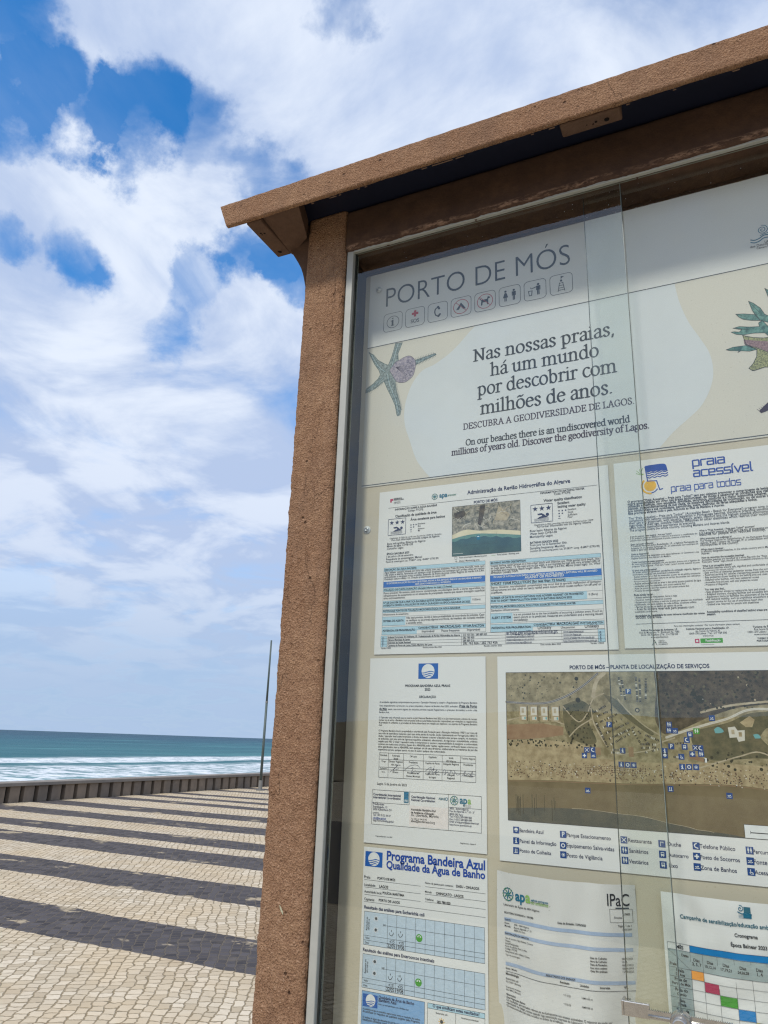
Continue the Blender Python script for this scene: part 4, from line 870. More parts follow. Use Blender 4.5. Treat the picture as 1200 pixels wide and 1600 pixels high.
# ================================================================== BANNER
B = Sheet('beach_banner', (-.6285, .9285), 1036, 467, 'wide sand coloured banner reading PORTO DE MÓS with a starfish print', 'banner', 'white_paper', y=1.1903)
dx, dy = 2.2, 2.0
L1, L2 = 167.0, 461.5
B.rect('sand_ground', 0.05, L1 + dy + .8, 1035.9, 463.2, 'k', 0.5); 
B.parts['sand_ground'][3][0] = 'sandprint'; INK['sandprint'] = MATS['sand_print']
B.rect('sand_ground', 0.05, L2 + dy + 1.6, 1035.9, 466.9, 'sandprint', 1)
bl_ = [(228, L1), (216.5, 176), (181.9, 209.5), (146.9, 230.9), (120, 240), (100, 262), (87, 295), (83.1, 324.5), (86, 352), (94.4, 377.7), (109.7, 421.2), (126, 446), (138.5, L2)]
br_ = [(534.7, L2 - .6), (558.3, 436.1), (581.1, 417.6), (601.6, 399.3), (617.1, 373), (625, 342.8), (622.7, 309.6), (611.8, 280.9), (595.4, 243.2), (584.7, 202.2), (580.4, L1)]
B.poly('white_blob', [(x + dx, min(max(y + dy, L1 + dy + 1), L2 + dy - .8)) for x, y in CR(*bl_) + CR(*br_)], 'bw', 1.6)
B.hl('ruled_lines', .05, 1035.9, L1 + dy, 1.5, 'lk', 3); B.hl('ruled_lines', .05, 1035.9, L2 + dy, 1.5, 'lk', 3)
B.text('title', 'PORTO DE MÓS', 36.1 + dx, 80.6 + dy, 372.3, 'G', off=-.010, hgt=46 / .73 * 1.0)
for body, x, y, w, xh, ink_, nib in (('Nas nossas praias,', 223.2, 242.4, 254, 18.0, 'S', (5.8, 2.7, .35)), ('há um mundo', 255.8, 278, 192.7, 18.0, 'S', (5.8, 2.7, .35)),
    ('por descobrir com', 231, 313.6, 245.7, 18.0, 'S', (5.8, 2.7, .35)), ('milhões de anos.', 236.3, 352, 231.6, 18.0, 'S', (5.8, 2.7, .35)),
    ('DESCUBRA A GEODIVERSIDADE DE LAGOS.', 202.6, 377, 298.9, 8.6, 'P', (6.2, 3.4, .35)),
    ('On our beaches there is an undiscovered world', 207.5, 408.6, 284.8, 8.4, 'S', (7.4, 4.0, .35)),
    ('millions of years old. Discover the geodiversity of Lagos.', 180.5, 424.4, 341.3, 8.4, 'P', (7.4, 4.0, .35))):
    B.stroke_text('slogan_text', body, x + dx, y + dy, w, ink_, SER, nib, xh)
# eight pictograms in rounded frames
def rsq(cx, cy, h, r, n=6):
    o_ = []
    for sx_, sy_, a0 in ((1, 1, 0), (-1, 1, 90), (-1, -1, 180), (1, -1, 270)):
        for k in range(n + 1): a = radians(a0 + 90 * k / n); o_.append((cx + sx_ * (h - r) + r * cos(a), cy + sy_ * (h - r) + r * sin(a)))
    return o_
def man(s, part, x, y, k, c_, skirt=False, L=3):
    s.circ(part, x, y - 8.6 * k, 1.9 * k, c_, L)
    if skirt: s.poly(part, [(x - 1.6 * k, y - 6 * k), (x + 1.6 * k, y - 6 * k), (x + 4.2 * k, y + 2.6 * k), (x - 4.2 * k, y + 2.6 * k)], c_, L); s.rect(part, x - 1.7 * k, y + 2.6 * k, x - .4 * k, y + 9 * k, c_, L); s.rect(part, x + .4 * k, y + 2.6 * k, x + 1.7 * k, y + 9 * k, c_, L)
    else: s.rect(part, x - 3.2 * k, y - 6.2 * k, x + 3.2 * k, y - 4.2 * k, c_, L); s.rect(part, x - 3.2 * k, y - 4.2 * k, x - 2.0 * k, y + 1.2 * k, c_, L); s.rect(part, x + 2.0 * k, y - 4.2 * k, x + 3.2 * k, y + 1.2 * k, c_, L); s.rect(part, x - 1.8 * k, y - 4.2 * k, x + 1.8 * k, y + 1 * k, c_, L); s.rect(part, x - 1.8 * k, y + 1 * k, x - .25 * k, y + 9 * k, c_, L); s.rect(part, x + .25 * k, y + 1 * k, x + 1.8 * k, y + 9 * k, c_, L)
for i in range(8):
    cx = 53.0 + dx + 48.2 * i; cy = 118.5 + dy; pn = 'pictogram_' + ('information', 'first_aid', 'telephone', 'no_camping', 'no_dogs', 'toilets', 'litter_bin', 'watchtower')[i]
    B.path(pn, rsq(cx, cy, 20.4, 7.5), 1.0, 'G', 3, closed=True)
    if i == 0: B.ring(pn, cx, cy, 12.6, 13.7, 'G', 3); B.stroke_text(pn, 'i', cx - 2.9, cy + 8, 4.6, 'G', SER, (8.5, 3.4, .3), 12)
    if i == 1: B.rect(pn, cx - 7, cy - 10.5, cx + 7, cy - 5.5, 'r', 3); B.rect(pn, cx - 2.5, cy - 15, cx + 2.5, cy - 10.5, 'r', 3); B.rect(pn, cx - 2.5, cy - 5.5, cx + 2.5, cy - 1, 'r', 3); B.text(pn, 'SOS', cx - 9, cy + 12.5, 18, 'G', 0)
    if i == 2: B.path(pn, CR((cx + 2, cy - 11), (cx - 4.5, cy - 7), (cx - 6, cy), (cx - 3.5, cy + 7), (cx + 3, cy + 10)), 2.6, 'G', 3); B.path(pn, [(cx + .5, cy - 11), (cx + 3, cy - 6.8)], 4.6, 'G', 3); B.path(pn, [(cx + 1.5, cy + 10), (cx + 4.6, cy + 6.6)], 4.6, 'G', 3)
    if i in (3, 4): B.ring(pn, cx, cy, 14.6, 15.8, 'r', 3.6); B.path(pn, [(cx - 10.7, cy - 10.7), (cx + 10.7, cy + 10.7)], 1.1, 'r', 3.7)
    if i == 3: B.poly(pn, [(cx - 10, cy + 6), (cx, cy - 9), (cx + 10, cy + 6), (cx + 4, cy + 6), (cx, cy - 2), (cx - 4, cy + 6)], 'G', 3)
    if i == 4:
        B.poly(pn, [(cx - 7, cy - 4), (cx + 4, cy - 4), (cx + 5.5, cy - 9.5), (cx + 10.5, cy - 7), (cx + 9, cy - 4.6), (cx + 6.5, cy - 4.2), (cx + 6.5, cy + 8), (cx + 4, cy + 8), (cx + 4, cy + 2), (cx - 4.6, cy + 2), (cx - 5.5, cy + 8), (cx - 8, cy + 8), (cx - 7.6, cy + 1)], 'G', 3); B.path(pn, [(cx - 7, cy - 3), (cx - 10.5, cy - 7.5)], 1.5, 'G', 3)
    if i == 5: man(B, pn, cx - 8, cy, 1.2, 'G', True); man(B, pn, cx + 8, cy, 1.2, 'G')
    if i == 6: man(B, pn, cx + 6, cy, 1.25, 'G'); B.poly(pn, [(cx - 13, cy), (cx - 4.5, cy), (cx - 6, cy + 11), (cx - 11.5, cy + 11)], 'G', 3); B.poly(pn, [(cx - 11.2, cy + 1.4), (cx - 6.4, cy + 1.4), (cx - 7.3, cy + 9.6), (cx - 10.4, cy + 9.6)], 'w', 3.5); B.path(pn, [(cx + 3, cy - 6), (cx - 5, cy - 4)], 1.8, 'G', 3); B.path(pn, [(cx - 8, cy - 6), (cx - 7, cy - 3.5)], 1.6, 'G', 3)
    if i == 7:
        B.path(pn, [(cx - 6, cy + 15), (cx - 3, cy - 3)], 1.2, 'G', 3); B.path(pn, [(cx + 6, cy + 15), (cx + 3, cy - 3)], 1.2, 'G', 3)
        for q in (-2, 3, 8, 12.5): B.hl(pn, cx - 4 - max(0, q) * .12, cx + 4 + max(0, q) * .12, cy + q, 1.0, 'G', 3.6)
        B.circ(pn, cx, cy - 7, 2.0, 'G', 3); B.path(pn, [(cx, cy - 4.5), (cx, cy - 16)], 1.0, 'G', 3); B.poly(pn, [(cx + .5, cy - 16), (cx + 6, cy - 15), (cx + .5, cy - 12)], 'G', 3)
# starfish, shell
ST = [(60.2, 168.6), (56.9, 182.5), (52.7, 196.8), (45.8, 214.2), (36.3, 208.5), (22.7, 198.2), (12.7, 184.6), (1.8, 176.6), (7.1, 189.2), (15.4, 206.2), (25.5, 221.4), (29.2, 231.6), (24.3, 240), (13.4, 249.1), (.5, 256.1), (-1.9, 259), (-1.9, 266.5), (6.5, 264.6), (19.5, 259.6), (30.4, 252.3), (37.7, 248.1), (45.7, 266.3), (55.6, 286.4), (63.4, 304.1), (67.6, 324.6), (69.5, 327.6), (74.9, 325.8), (76.4, 315.3), (72.2, 296.6), (66.2, 277.4), (61.9, 254.6), (74.2, 238.5), (106.5, 224.6), (127.8, 217.9), (147.5, 211.9), (145.3, 208.7), (124.1, 211.6), (106.2, 214.4), (84.6, 216.4), (67.9, 211.2), (66.5, 192.1), (70.8, 181.7), (75.1, 170.3)]
ST = [(x + dx, y + dy) for x, y in ST]
B.poly('starfish_print', ST, 'sf', 2); B.path('starfish_print', ST, .9, 'sfo', 2.4, closed=True)
for a, e, nn_ in (((66.2, 277.4), (76.4, 318), 16), ((61.9, 254.6), (66.2, 277.4), 8), ((106.5, 224.6), (147.5, 212), 14), ((84.6, 216.4), (145, 208.5), 18), ((6.5, 265), (37, 249), 10)):
    for k in range(nn_):
        u = k / nn_; px_, py_ = a[0] + (e[0] - a[0]) * u + dx, a[1] + (e[1] - a[1]) * u + dy; nx_, ny_ = -(e[1] - a[1]), e[0] - a[0]; l_ = math.hypot(nx_, ny_); sg = -1 if (a[0] < 80 and a[0] > 50) or a[0] == 84.6 else 1
        if a == (84.6, 216.4): sg = -1
        if a == (6.5, 265): sg = 1
        ln = 3.2 + random.random(); B.path('starfish_print', [(px_, py_), (px_ + sg * nx_ / l_ * ln, py_ + sg * ny_ / l_ * ln)], .55, 'sfo', 2.4)
for arm in (((44, 232), (52, 262), (64, 292), (71, 322)), ((40, 228), (24, 212), (8, 184)), ((36, 240), (20, 250), (2, 261)), ((52, 226), (58, 200), (66, 172)), ((105, 219), (125, 215), (144, 210.5))):
    for q in range(3): B.path('starfish_print', [(x + dx + (q - 1) * 2.6 + random.uniform(-.6, .6), y + dy + random.uniform(-.8, .8)) for x, y in CR(*arm)], .55, 'sfo' if q != 1 else 'lb', 2.5)
SH = [(51.7, 222.9), (60.6, 211.6), (69.7, 207.8), (80.6, 203.5), (91.5, 203), (100.7, 210.5), (104.6, 220.5), (103.9, 233.3), (99.8, 247.2), (91, 254.6), (82, 258.4), (69.2, 256), (61.7, 249), (55.9, 238.6), (50, 228.2)]
SH = [(x + dx, y + dy) for x, y in SH]
B.poly('seashell_print', CR(*(SH + SH[:1])), 'sh', 3); B.path('seashell_print', CR(*SH), .7, 'P', 3.2)
for k in range(9):
    a = radians(-60 + 20 * k); B.path('seashell_print', CR((62 + dx, 222 + dy), (80 + dx + 8 * cos(a), 230 + dy + 11 * sin(a)), (80 + dx + 21 * cos(a), 231 + dy + 24 * sin(a))), .5, 'P', 3.3)
for rr_ in (12, 17, 21): B.path('seashell_print', [(80 + dx + rr_ * cos(radians(q)), 231 + dy + rr_ * 1.12 * sin(radians(q))) for q in range(-50, 130, 15)], .4, 'P', 3.3)
# seaweed and reef creature
for k, pts in enumerate((((687.4, 228.4), (693.9, 233.7), (702.9, 244.8), (707.8, 257.2), (715.9, 263.9), (714.7, 274.7), (700.6, 266.7), (695.2, 257.4), (690.8, 245.1)),
    ((666.8, 247.4), (678.2, 249.4), (695.5, 255.1), (700.6, 266.7), (688.3, 263.8), (677.2, 259.6), (671.3, 254.2)),
    ((660.6, 271.8), (669.7, 270.7), (684.6, 274.9), (698.2, 277.2), (697.6, 270.8), (703, 267.2), (711.5, 281.8), (711.9, 300.7), (704.4, 289.7), (688.4, 286.9), (674.5, 286.9), (664.6, 283.9), (657.2, 278.2), (661.3, 278.1), (668.8, 280.4), (672.9, 277)),
    ((646.9, 307.8), (657.4, 305.3), (676.4, 306.3), (690.4, 316.3), (680.3, 317.3), (668, 313.9), (663.4, 316.1), (665.5, 313.4), (653, 310.7)),
    ((712.7, 210.9), (724, 222), (733, 245), (735, 270), (726, 262), (718, 240), (715.2, 223.7)), ((715, 262), (728, 268), (745, 290), (752, 312), (735, 305), (722, 286)))):
    q = [(x + dx, y + dy) for x, y in pts]; B.poly('seaweed_print', q, 'sw', 2 + .1 * k); B.path('seaweed_print', q, .8, 'swo', 3, closed=True)
    B.path('seaweed_print', [q[0], (sum(v_[0] for v_ in q) / len(q), sum(v_[1] for v_ in q) / len(q))], .6, 'swo', 3)
MD = [(673.1, 287.7), (687.6, 294.6), (702.2, 298.6), (714.6, 299), (727.6, 303), (760, 306), (775, 322), (760, 340), (724.3, 343.4), (708.9, 350.9), (698.1, 348.8), (686.8, 351.1), (681.1, 351.8), (676.1, 346.7), (683, 339.6), (689.1, 328.5), (690.4, 316.3), (676.5, 304.7)]
MD = [(x + dx, y + dy) for x, y in MD]; B.poly('reef_creature_print', MD, 'md', 3.6); B.path('reef_creature_print', MD, 1.0, 'swo', 4, closed=True)
B.poly('reef_creature_print', [(x + dx, y + dy) for x, y in ((673.6, 295.4), (687.1, 299.7), (711.2, 306.8), (730, 312), (728, 328), (709.1, 326.5), (693.1, 314.6), (674.1, 303.4))], 'mp', 3.8)
B.path('reef_creature_print', [(675 + dx, 304 + dy), (693 + dx, 315.5 + dy), (709 + dx, 327 + dy), (730 + dx, 330 + dy)], .9, 'swo', 4)
B.poly('reef_creature_print', [(x + dx, y + dy) for x, y in ((682.6, 421.1), (688, 416), (696.3, 408.6), (705.4, 405.8), (715, 404), (715, 417), (703.8, 420.3), (694.8, 422.4), (685.2, 425.2))], 'P', 3.6)
for k in range(12): u = k / 11; B.path('reef_creature_print', [(683 + 30 * u + dx, 421 - 15 * u + dy), (680 + 32 * u + dx, 417.5 - 16 * u + dy)], .5, 'P', 3.7)
# council emblem
sx0, sy0 = 720.6 + dx, 101.8 + dy
B.path('council_emblem', [(sx0 + (1.2 + .36 * k) * cos(k * .62 + 1.2), sy0 - (1.2 + .36 * k) * sin(k * .62 + 1.2)) for k in range(22)], 1.25, 'teal', 3)
for off_ in (0, 4.9): B.path('council_emblem', CR((702 + dx, 116.5 + off_ + dy), (707.7 + dx, 118.7 + off_ + dy), (714.9 + dx, 117.0 + off_ + dy), (721 + dx, 113.3 + off_ + dy), (728 + dx, 113.4 + off_ + dy), (736 + dx, 116 + off_ + dy)), 1.8, 'teal', 3)
B.path('council_emblem', [(716.6 + dx, 112 + dy), (722 + dx, 110.6 + dy), (730 + dx, 109.5 + dy), (737 + dx, 109 + dy)], 1.3, 'teal', 3)
for body, x, y, w, c_, b_ in T['banner'][8:]: B.text('council_emblem', body, x + dx, y + dy, w, c_, b_)
B.done()

# ================================================================== BATHING WATER SHEET
I = Sheet('information_sheet', (-.5890, .4474), 416, 300.5, 'white bathing water sheet with small aerial photo and pale blue tables', 'notice')
I.texts('info', skip=('apa', 'agência portuguesa', 'do ambiente'))
for body, x, y, w, c_, b_ in T['info'][4:7]: I.text('agency_logo', body, x, y, w, 'teal' if body == 'apa' else 'g', b_)
apa_wheel(I, 111.1, 20.6, 6.0)
I.poly('republic_emblem', [(22, 15.6), (28.4, 15.4), (28.6, 19), (25.6, 19.4), (25.4, 22.4), (22.6, 22.4)], 'mg', 2)
I.hl('ruled_lines', 19, 397.7, 32.8, .45)
def swimmer(x0, y0, x1, y1):
    w, h = x1 - x0, y1 - y0; k = 'swimmer_sign'
    k += '#%d' % x0; I.frame(k, x0, y0, x1, y1, .8, 'n')
    for q in (.20, .51, .82): star5(I, k, x0 + w * q, y0 + h * .235, w * .135)
    I.circ(k, x0 + w * .76, y0 + h * .60, w * .075, 'n', 3)
    I.poly(k, [(x0 + w * (a), y0 + h * c_) for a, c_ in ((.30, .52), (.50, .50), (.60, .58), (.70, .68), (.80, .75), (.62, .76), (.40, .78), (.28, .80), (.40, .70), (.52, .66), (.50, .60), (.32, .60))], 'n', 3)
    for q in (.80, .86, .92): I.path(k, [(x0 + w * (.15 + .066 * j), y0 + h * (q + (.012 if j % 2 else -.012))) for j in range(11)], .5, 'n', 3)
swimmer(20, 54.8, 55, 85.3); swimmer(286.1, 55.8, 322.6, 87)
for px_, py_ in ((65.5, 69.4), (70.7, 69.3), (75.5, 69.3), (65.6, 73.8), (70.8, 73.6), (65.7, 78.4), (333.3, 70.3), (338.8, 70.5), (344.4, 70.4), (333.5, 75.2), (338.8, 75.2), (333.5, 79.8)): star5(I, 'legend_star#%d%d' % (px_, py_), px_, py_, 1.9)
I.hl('legend_dash#1', 63.9, 67.4, 82.4, .7, 'n'); I.hl('legend_dash#2', 331.5, 335.5, 83.6, .7, 'n')
# aerial photo of the bay
PX0, PY0, PX1, PY1 = 144.8, 44, 267.8, 134.3
I.rect('aerial_photo', PX0, PY0, PX1, PY1, 'm_land', 1)
sh_ = CR((PX0, 103), (165, 99), (190, 97), (215, 99), (240, 102), (PX1, 106))
I.poly('aerial_photo', CR((PX0, 96), (170, 88), (195, 92), (225, 93), (250, 96), (PX1, 99)) + sh_[::-1], 'm_beach', 1.5)
I.poly('aerial_photo', sh_ + [(PX1, PY1), (PX0, PY1)], 'm_sea', 1.7)
I.poly('aerial_photo', sh_ + [(x, y + 5.5 + 1.2 * sin(x * .3)) for x, y in sh_[::-1]], 'm_shal', 1.9)
for k in range(34):
    x, y = random.uniform(PX0 + 4, PX1 - 14), random.uniform(PY0 + 3, 84); q = [(x, y)]; a = random.uniform(0, 6.28)
    for j in range(random.randint(4, 8)): a += random.uniform(-.7, .7); q.append((min(PX1 - 1, max(PX0 + 1, q[-1][0] + 3.4 * cos(a))), min(88, max(PY0 + 1, q[-1][1] + 2.6 * sin(a)))))
    I.path('aerial_photo', q, random.uniform(.5, 1.3), random.choice(('m_lite', 'm_edge', 'm_scrub', 'm_green', 'm_lite')), 2)
I.poly('aerial_photo', [(230, 50), (250, 68), (244, 78), (222, 76)], 'm_edge', 2.2); I.poly('aerial_photo', [(148, 56), (166, 52), (172, 60), (160, 68), (150, 66)], 'm_scrub', 2.2); I.poly('aerial_photo', [(196, 46), (206, 46), (203, 66), (197, 84), (192, 80)], 'm_scrub', 2.3)
for a in ((167, 112), (225, 112)): I.vl('aerial_photo', a[0], 98, 116, .4, 'lk', 3)
I.hl('aerial_photo', 167, 225, 116, .35, 'lk', 3); I.rect('aerial_photo', 190, 100, 196, 108, 'teal', 3); I.rect('aerial_photo', 191.3, 101.5, 194.7, 103, 'w', 4)
I.frame('aerial_photo', PX0, PY0, PX1, PY1, .4, 'k', 3); I.hl('aerial_photo', 147, 165, 130, .6, 'w', 3)
I.frame('legend_marks', 150, 135.6, 154, 139.6, .5); I.hl('legend_marks', 150.5, 154.5, 143.4, .5); I.vl('legend_marks', 152.5, 141.4, 145.4, .5); I.hl('legend_marks', 215.8, 223.3, 138, .4, 'lg')
def table_half(x0, x1, ys, en):
    k = 'water_table'; tx = 'printed_text'
    def box(a, c_, y0, y1, col): I.rect(k, a, y0, c_, y1, col, 1)
    h = (('BATHING WATER DESCRIPTION', 'SHORT TERM POLLUTION (for less than 72 hours)', 'POTENTIAL MICROBIOLOGICAL POLLUTION SOURCES TO BATHING WATER', 'ALERT SYSTEM', 'POTENTIAL FOR PROLIFERATION') if en else
         ('DESCRIÇÃO DA ÁGUA BALNEAR', 'POLUIÇÃO DE CURTA DURAÇÃO (duração inferior ou igual a 72 horas)', 'POTENCIAIS FONTES DE POLUIÇÃO MICROBIOLÓGICA DA ÁGUA BALNEAR', 'SISTEMA DE ALERTA', 'POTENCIAL DE PROLIFERAÇÃO'))
    W_ = x1 - x0
    box(x0, x1, ys[0], ys[1], 'lb'); I.text(tx, h[0], x0 + 1.5, ys[1] - 1.6, W_ * .33, 'k', 1)
    d_ = (('Coastal bathing water located on a non-urban beach with intensive use. Wide golden sand beach, near', 'an huge open valley. To the east and to the west, is surrounded by high and very eroded cliffs of', 'carbonate and marlstone. Beach length: 350m. Tidal range: 0.4-3.9m. Marée (mean high): 1m. Wind', ('direction (usual): NW.', W_ * .26)) if en else
          ('Água balnear costeira situada em zona não urbana com uso intensivo. Praia de areia dourada, vasta num', 'vale amplo e aberto, formando um extenso areal encaixado nas extremas por arribas altas em rochas', 'carbonatadas e margosas muito erodidas. Extensão da frente de praia: 350m. Regime de marés: 0,4-3,9m.', ('Ondulação (altura média): 1m. Direção predominante do vento: NW.', W_ * .62)))
    I.para(tx, d_, x0 + 1.5, ys[1] + 3.6, 4.0, W_ - 3)
    box(x0, x1, ys[2], ys[3], 'mb')
    c2_ = (('IN CASE OF A POLLUTION EVENT THAT AFFECTS WATER QUALITY, BATHING WILL BE ADVISED', 'AGAINST OR PROHIBITED') if en else ('SE OCORRER POLUIÇÃO DA ÁGUA QUE POSSA AFETAR A SUA APTIDÃO PARA O USO BALNEAR, O BANHO', 'SERÁ DESACONSELHADO OU INTERDITO'))
    I.textc(tx, c2_[0], (x0 + x1) / 2, ys[2] + 4.6, W_ * .93, 'w', 1); I.textc(tx, c2_[1], (x0 + x1) / 2, ys[2] + 9, W_ * .35, 'w', 1)
    box(x0, x1, ys[4], ys[5], 'lb'); I.text(tx, h[1], x0 + 1.5, ys[5] - 1.5, W_ * .68, 'k', 1)
    d_ = (('Scarce. However, microbiological contamination may occur due to sporadic malfunction of sanitation', 'infrastructures and also when on heavy rainfall event occurs which causes surface run-off and/ or', ('overflows.', W_ * .11)) if en else ('Pouco provável. No entanto, pode ocorrer contaminação microbiológica devido a avarias esporádicas nas', 'infraestruturas de saneamento ou em situações de precipitação intensa que causem drenagem superficial', ('e/ou extravasamentos.', W_ * .22)))
    I.para(tx, d_, x0 + 1.5, ys[5] + 4.2, 4.6, W_ - 3)
    xb = x0 + W_ * .868; box(x0, xb, ys[6], ys[7], 'lb')
    d_ = (('NUMBER OF DAYS IN WHICH BATHING WAS ADVISED AGAINST OR PROHIBITED', 'DUE TO SHORT TERM POLLUTION EVENTS IN BATHING SEASON 2022') if en else ('Nº DE DIAS EM QUE A PRÁTICA BALNEAR ESTEVE DESACONSELHADA OU', 'INTERDITA DEVIDO A POLUIÇÃO DE CURTA DURAÇÃO NA ÉPOCA BALNEAR DE 2022'))
    I.text(tx, d_[0], x0 + 1.5, ys[6] + 5.0, W_ * (.83 if en else .76), 'k', 1); I.text(tx, d_[1], x0 + 1.5, ys[6] + 10, W_ * (.73 if en else .85), 'k', 1); I.text(tx, '0 (Zero)', xb + 2.5, ys[6] + 6.8, 14, 'k')
    I.frame(k, x0, ys[6], x1, ys[7], .3, 'lk', 2)
    box(x0, x1, ys[8], ys[9], 'lb'); I.text(tx, h[2], x0 + 1.5, ys[9] - 1.6, W_ * .76, 'k', 1)
    I.text(tx, 'Sanitation infrastructures.' if en else 'Infraestruturas de saneamento.', x0 + 1.5, ys[9] + 4.4, W_ * .26, 'k')
    xa = x0 + W_ * (.205 if en else .235); box(x0, xa, ys[10], ys[11], 'lb'); I.text(tx, h[3], x0 + 2, (ys[10] + ys[11]) / 2 + 1.2, xa - x0 - 5, 'k', 1)
    d_ = (('It is not provided due to the low probability of occurring a pollution event. If such an', 'event occurs or is predicted, measures are undertaken and a warning issued', ('immediately.', W_ * .13)) if en else ('Não está previsto, devido à baixa probabilidade de ocorrência de poluição. Caso', 'se verifique ou se preveja alguma ocorrência, de imediato são tomadas medidas', ('e emitido aviso.', W_ * .16)))
    I.para(tx, d_, xa + 2, ys[10] + 4.6, 4.6, x1 - xa - 4)
    xp = x0 + W_ * (.385 if en else .35); box(x0, xp, ys[12], ys[14], 'lb'); I.text(tx, h[4], x0 + 2, (ys[12] + ys[14]) / 2 + 1.2, xp - x0 - 5, 'k', 1); box(xp, x1, ys[12], ys[13], 'lb')
    c3_ = (('CYANOBACTERIA', 'MACROALGAE', 'PHYTOPLANKTON'), ('Unlikely', 'Uncommon', 'Unlikely')) if en else (('CIANOBACTÉRIAS', 'MACROALGAS', 'FITOPLÂNCTON'), ('Improvável', 'Pouco frequente', 'Improvável'))
    for j in range(3):
        xc = xp + (x1 - xp) * (.17 + .33 * j); I.textc(tx, c3_[0][j], xc, ys[13] - 1.8, W_ * .19, 'k', 1); I.textc(tx, c3_[1][j], xc, ys[14] - 2.2, W_ * (.12 if len(c3_[1][j]) < 12 else .17), 'k')
    for y in (ys[0], ys[1], ys[4], ys[5], ys[8], ys[9], ys[10], ys[11], ys[12], ys[13], ys[14]): I.hl(k, x0, x1, y, .3, 'lk', 2)
    for x in (x0, x1): I.vl(k, x, ys[0], ys[14], .3, 'lk', 2)
table_half(14, 204.8, (146.2, 152.8, 154, 171.5, 182.2, 183.6, 206.4, 218.8, 221.8, 227.8, 235, 250.6, 253, 259.8, 266.6)[0:0] or (146.2, 152.8, 171.5, 182.2, 183.6, 189.8, 206.4, 218.8, 221.8, 227.8, 235, 250.6, 253, 259.8, 266.6), False)
table_half(213.3, 396.7, (147.8, 154.2, 172.5, 183.6, 184.8, 190.6, 207.8, 220.4, 223.4, 229.2, 237.2, 253, 255.4, 261.6, 267.9), True)
k = 'water_table'
I.rect(k, 12.5, 268.4, 24.6, 288, 'lb', 1); I.rect(k, 386.3, 269, 397, 288.6, 'lb', 1)
for y in (268.5, 273.2, 278, 282.8, 288): I.hl(k, 12.5, 397, y, .35, 'k', 2)
for x in (12.5, 24.7, 162.7, 238, 330.3, 386.3, 397): I.vl(k, x, 268.5, 288, .35, 'k', 2)
for i, (a, c_, e, g) in enumerate((('Agência Portuguesa do Ambiente, I.P. / Administração da Região Hidrográfica do Algarve', '215 420 500 / 289 889 000', 'arhalg.geral@apambiente.pt', 'www.apambiente.pt'), ('Câmara Municipal de Lagos', '282 780 900', 'expediente.geral@cm-lagos.pt', 'www.cm-lagos.pt'),
        ('Delegado de Saúde Regional', '289 889 516', 'dsalgarve@arsalgarve.min-saude.pt', 'www.arsalgarve.min-saude.pt'), ('Capitania do Porto de Lagos, Polícia Marítima de Lagos', '282 762 826 / 282 763 456', 'policiamaritima.lagos@amn.pt', 'http://autoridademaritima.amn.pt'))):
    y = 272.3 + 4.85 * i
    for q, x, w in ((a, 26, (134, 42, 44, 84)[i]), (c_, 165, (42, 20, 20, 60)[i])): I.text('printed_text', q, x, y, w, 'k', 1 if x < 30 else 0)
    for q, x, w in ((e, 240, (84, 46, 46, 42)[i]), (g, 332.5, (32, 28, 48, 52)[i])): I.text('printed_text', q, x, y, w, 'n'); I.hl('printed_text', x, x + w, y + .7, .25, 'n', 4)
I.text('printed_text', 'CONTACTOS', 17.6, 286.6, 16.5, 'n', 1, rot=pi / 2); I.text('printed_text', 'CONTACTS', 391, 286.6, 15, 'n', 1, rot=pi / 2)
for q, x, w in (('Versão 1/2023', 13.5, 19), ('Revisão prevista: Maio 2023', 93, 34), ('Revisão anterior: 2022', 202, 30), ('Data revisão: Maio 2023', 296, 32), ('Versão 1/2023', 374, 20)): I.text('printed_text', q, x, 291.2, w, 'k')
I.done()

# ================================================================== ACCESSIBLE BEACH SHEET
C = Sheet('accessible_beach_sheet', (-.1640, .4482), 304, 300, 'white sheet headed praia acessível with a blue and yellow logo', 'notice')
C.stroke_text('accessible_beach_title', 'praia', 119.5, 20.2, 46, 'B', TEC, (5.0, 5.0, 0), 9.6); C.stroke_text('accessible_beach_title', 'acessível', 119.5, 37.6, 82.6, 'B', TEC, (5.0, 5.0, 0), 9.8); C.stroke_text('accessible_beach_title', 'praia para todos', 85, 58.4, 99, 'B', TEC, (4.2, 4.2, 0), 8.0)
lg = 'wave_logo'
C.poly(lg, CR((49, 10.5), (54, 10), (65, 9.7), (76, 10), (80, 12.5), (81.5, 18.5)) + [(81.5, 21)] + [(81.5 - 4 * q, 21 + (1.2 if q % 2 else -.6)) for q in range(1, 9)] + [(49, 19)], 'B', 2)
for y in (23.2, 27.0, 30.8): C.path(lg, CR(*[(50.5 + 3.9 * q, y + (.9 if q % 2 else -.9) - q * .05) for q in range(9)]), 1.6, 'B', 2)
C.path(lg, [(48.5, 12), (50.8, 36.6), (64.4, 37.2), (68, 52.6), (72.5, 51.6)], 1.7, 'B', 2.4)
C.circ(lg, 54.2, 44.5, 9.2, 'su', 2); C.ring(lg, 54.2, 44.5, 11.5, 14.2, 'su', 2, 130, 275); C.ring(lg, 54.2, 44.5, 11.5, 13, 'B', 2.4, 275, 330)
for a, l_ in ((95, 18), (115, 17), (135, 18), (155, 15)): C.path(lg, CR((46 + 1.5 * cos(radians(a)), 30 - 20 * .3), (42, 22 - (a - 95) * -.05), (46 + l_ * cos(radians(a)) * .85, 26 - l_ * sin(radians(a)) * .7)), 1.0, 'lg', 2)
W2 = 226
